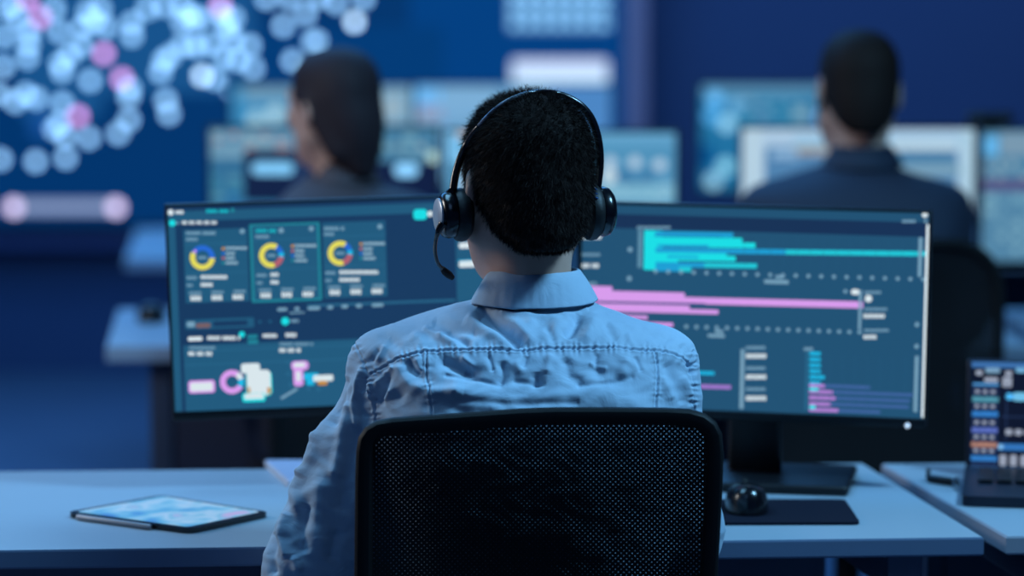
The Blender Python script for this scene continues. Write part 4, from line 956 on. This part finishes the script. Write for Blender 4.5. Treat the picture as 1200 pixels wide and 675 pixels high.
b.box(A_ + U_/2 + V_*.5 - n_*.0048, (U_.length + .012, .008, V_.length*1.05), _m['laptop_shell'], R_, bev=.003); b.build('lid', lap)
d = Draw(A_ + n_*.0003, U_, V_); d.full(glow((14, 22, 44))); d.view(600 + (A_.x*FPX/(A_.y*CP + (CZ-A_.z)*SP)) - 1137, 0, 1)
d.rect(1136, 423, 1300, 430, glow((60, 110, 170))); d.rect(1136, 546, 1330, 552, glow((80, 150, 220)))
gy = glow((150, 160, 180)); bl = glow((50, 125, 200)); tl = glow((80, 150, 170))
for x, y, x1, c__ in ((1142, 436, 1150, gy), (1153, 433, 1170, glow((120, 160, 190))), (1152, 444, 1168, gy), (1176, 436, 1184, gy), (1188, 432, 1200, glow((110, 170, 210)))):
    d.rect(x, y-3, x1, y+3, c__, 2)
d.rect(1139, 448, 1169, 546, glow((28, 44, 80))); d.rect(1139, 448, 1169, 451, glow((80, 150, 210)))
for y, c__ in ((466, tl), (483, bl), (502, glow((90, 110, 190))), (519, glow((170, 125, 110))), (535, bl)):
    px_ = [(1139 + i*3, y - 3*abs(math.sin(i*1.3 + y))) for i in range(11)]
    d.poly([d.uv(*q) for q in px_ + [(1169, y+4), (1139, y+4)]], c__)
    for i in range(3): d.rect(1142 + i*9, y - 10, 1147 + i*9, y - 6, gy, 1)
d.rect(1173, 440, 1184, 452, gy, 2); d.disc(1181, 463, 4, glow((70, 170, 225), 1.4)); d.line(1182, 463, 1260, 466, 7, glow((70, 160, 220), 1.3)); d.rect(1186, 458, 1215, 468, glow((110, 190, 230)), 3)
d.rect(1172, 486, 1260, 487, glow((40, 60, 100))); d.rect(1178, 448, 1179, 515, glow((40, 60, 100)))
for x in (1178, 1189, 1200, 1211): d.rect(x, 501, x+8, 508, gy, 2)
d.rect(1170, 518, 1330, 526, glow((50, 115, 185))); d.disc(1173, 522, 3, glow((130, 190, 235)))
for x in (1172, 1184, 1196, 1208): d.rect(x, 531, x+8, 544, gy, 2)
for i in range(10): d.rect(1225 + i*9, 470 - 2*i, 1231 + i*9, 505, bl if i % 2 else tl); d.rect(1222 + i*9, 532, 1228 + i*9, 543, gy)
d.build('display', lap); lap.rotation_euler.z = math.radians(-10)

# pen-like dark stylus and a small ring-ended cable near the laptop
b = MB(); p0, p1 = on_z(1087, 560, DT + .006), on_z(1124, 566, DT + .006)
b.tube([p0, p0.lerp(p1, .08), p0.lerp(p1, .9), p1], [.004, .0062, .0062, .003], BLACK, 12)
b.tube([p0 + Vector((0, 0, .002)), p0 + Vector((.002, .004, .012))], .003, BLACK, 8)
tag(recentre(b.build('marker_pen'), (p0.lerp(p1, .5)) - Vector((0, 0, .006))), 'dark pen lying on the right desk beside the laptop', 'pen')
b = MB(); c_ = on_z(1121, 576, DT)
for k, (dy, r_) in enumerate(((0, .0045), (.0, .0045))):
    zc = DT + .006 + k*.009; ring = [Vector((c_.x + r_*math.cos(q), c_.y, zc + r_*math.sin(q))) for q in np.linspace(0, 2*math.pi, 17)]; b.tube(ring, .0012, CHROME, 8, up=(0, 1, 0))
tag(recentre(b.build('key_ring'), (c_.x, c_.y, DT)), 'tiny pair of shiny metal rings at the laptop corner', 'ring')

# ------------------------------------------------------------------ mouse, pad, tablet, papers
RUB = mat('mouse_pad_rubber', (12, 16, 34), .8, bump=.2, scale=400, spec=.2)
cs = [on_z(x, y, DT) for x, y in ((838, 616), (1008, 615.5), (990, 588), (838, 588))]
b = MB(); c_ = sum(cs, Vector())/4; wN = cs[1].x - cs[0].x
def round_poly(P, r=.012, n=5):
    out = []; m_ = len(P)
    for i in range(m_):
        p, a, q = P[i], P[i-1], P[(i+1) % m_]; u1 = (Vector(a) - Vector(p)).normalized()*r; u2 = (Vector(q) - Vector(p)).normalized()*r
        for k in range(n+1):
            t = k/n; out.append(tuple((Vector(p)+u1)*(1-t)**2 + Vector(p)*2*t*(1-t) + (Vector(p)+u2)*t*t))
    return out
b.prism([p for p in round_poly([(q.x, q.y) for q in cs])], DT + .0002, DT + .004, RUB); tag(recentre(b.build('mouse_pad'), (c_.x, c_.y, DT)), 'dark rectangular mouse pad on the white desk', 'mouse pad')
mc = on_z(877, 602, DT + .004); ms = thing('computer_mouse', 'black computer mouse on the dark mouse pad', 'mouse', (mc.x, mc.y + .02, DT + .004))
def mouse_body(root, c, sc=1.0, parts=True):
    V = []; F_ = []; nu, nv = 28, 14
    for j in range(nv+1):
        ph = (math.pi/2)*j/nv
        for i in range(nu):
            th = 2*math.pi*i/nu; rr_ = math.cos(ph)**.6 if j < nv else 0.001
            x = .031*math.copysign(abs(math.cos(th))**.85, math.cos(th))*rr_; y = .055*math.copysign(abs(math.sin(th))**.9, math.sin(th))*rr_; z = .038*math.sin(ph)**.85*(1 - 1.6*y*abs(y)/.055**2*.12) * (1 - .12*(y/.055)) if j else 0
            V.append(Vector(c) + Vector((x, y, z + .0005))*sc)
    for j in range(nv):
        for i in range(nu): F_.append((j*nu+i, j*nu+(i+1) % nu, (j+1)*nu+(i+1) % nu, (j+1)*nu+i))
    F_.append(tuple(range(nu-1, -1, -1))); b = MB(); b.add(V, F_, GLOSS, True); b.build('shell', root)
    if parts:
        b = MB(); b.lathe([(.004, -.0035), (.0085, -.0035), (.0095, 0), (.0085, .0035), (.004, .0035)], BLACK2, Matrix.Translation(Vector(c) + Vector((0, .03, .028))) @ Matrix.Rotation(math.pi/2, 4, 'Y'), 20); b.build('scroll_wheel', root)
mouse_body(ms, (mc.x, mc.y + .03, DT + .004), .92)
q = on_z(178, 376, DT); ms2 = thing('computer_mouse', 'small dark mouse on the pale corner of the second row desk', 'mouse', (q.x, q.y, DT)); mouse_body(ms2, (q.x, q.y, DT), 1.0)

# tablet: real slab lying turned on the desk
tc = [on_z(x, y, DT + .007) for x, y in ((77, 600), (222, 620), (317, 600), (190, 580))]   # left, near, right, far corners
tcx = sum(tc, Vector())/4
tb = thing('tablet', 'black edged tablet with a colourful lit screen on the desk', 'tablet', (tcx.x, tcx.y, DT))
Pp = [(p.x, p.y) for p in tc]
b = MB(); b.prism(round_poly(Pp, .015), DT + .0006, DT + .007, GLOSS); b.build('body', tb)
ctr = Vector((tcx.x, tcx.y)); inner = [tuple(ctr + (Vector(p) - ctr)*.93) for p in Pp]
b = MB(); b.prism(round_poly(inner, .01), DT + .0068, DT + .0074, BLACK)
SCR = bpy.data.materials.new('tablet_screen'); SCR.use_nodes = True; nt = SCR.node_tree; bs = nt.nodes['Principled BSDF']; bs.inputs['Base Color'].default_value = (.02, .03, .05, 1); bs.inputs['Roughness'].default_value = .25
tcn = nt.nodes.new('ShaderNodeTexCoord'); ns = nt.nodes.new('ShaderNodeTexNoise'); ns.inputs['Scale'].default_value = 17; ns.inputs['Detail'].default_value = 2; rp = nt.nodes.new('ShaderNodeValToRGB')
nt.links.new(tcn.outputs['Object'], ns.inputs[0]); nt.links.new(ns.outputs['Fac'], rp.inputs[0]); nt.links.new(rp.outputs[0], bs.inputs['Emission Color']); bs.inputs['Emission Strength'].default_value = .85
cr = rp.color_ramp; cr.elements[0].position = .3; cr.elements[0].color = (*lin((60, 130, 215)), 1); cr.elements[1].position = .72; cr.elements[1].color = (*lin((190, 175, 228)), 1)
for ps, cc in ((.42, (95, 175, 225)), (.5, (130, 195, 235)), (.58, (165, 205, 240)), (.64, (120, 190, 230))):
    e_ = cr.elements.new(ps); e_.color = (*lin(cc), 1)
inner2 = [tuple(ctr + (Vector(p) - ctr)*.9) for p in Pp]
b.prism(round_poly(inner2, .008), DT + .0074, DT + .0077, SCR); b.build('display', tb)
b = MB(); e0, e1 = tc[0].lerp(tc[1], .12), tc[0].lerp(tc[1], .72); off = Vector((-.0035, -.0045, -.0028)); b.tube([e0 + off, e0.lerp(e1, .03) + off, e0.lerp(e1, .97) + off, e1 + off], [.0025, .0035, .0035, .0025], mat('stylus_grey', (150, 152, 160), .4, .2), 12)
st_ = b.build('stylus'); tag(recentre(st_, tuple(e0.lerp(e1, .5) + off - Vector((0, 0, .004)))), 'slim grey stylus clipped along the near edge of the tablet', 'stylus')
# papers behind the arm
cs = [on_z(x, y, DT) for x, y in ((310, 546), (338, 571), (405, 566), (385, 546))]
b = MB(); b.prism([(p.x, p.y) for p in cs], DT + .0003, DT + .008, mat('paper_white', (200, 205, 220), .7, noise=.02, scale=30)); b.prism([(p.x + .002, p.y) for p in cs], DT + .008, DT + .0092, mat('paper_cover', (178, 186, 214), .6, noise=.03))
c_ = sum(cs, Vector())/4; tag(recentre(b.build('notebook'), (c_.x, c_.y, DT)), 'pale notebook lying on the desk behind the headset wearer\'s left arm', 'notebook')
# webcam on the monitor behind the man's right shoulder
wp = at(1160, 153, 6.05); b = MB()
b.box((wp.x, 6.05, wp.z + .026), (.10, .03, .028), BLACK, bev=.01); b.box((wp.x, 6.055, wp.z + .0095), (.04, .04, .006), BLACK, bev=.001); b.box((wp.x, 6.085, wp.z - .01), (.03, .006, .05), BLACK, bev=.001)
b.tube([(wp.x, 6.032, wp.z + .026), (wp.x, 6.038, wp.z + .026)], .009, GLOSS, 16)
tag(recentre(b.build('webcam'), (wp.x, 6.05, wp.z + .007)), 'dark webcam on top of the monitor at the right edge of the photo', 'webcam')
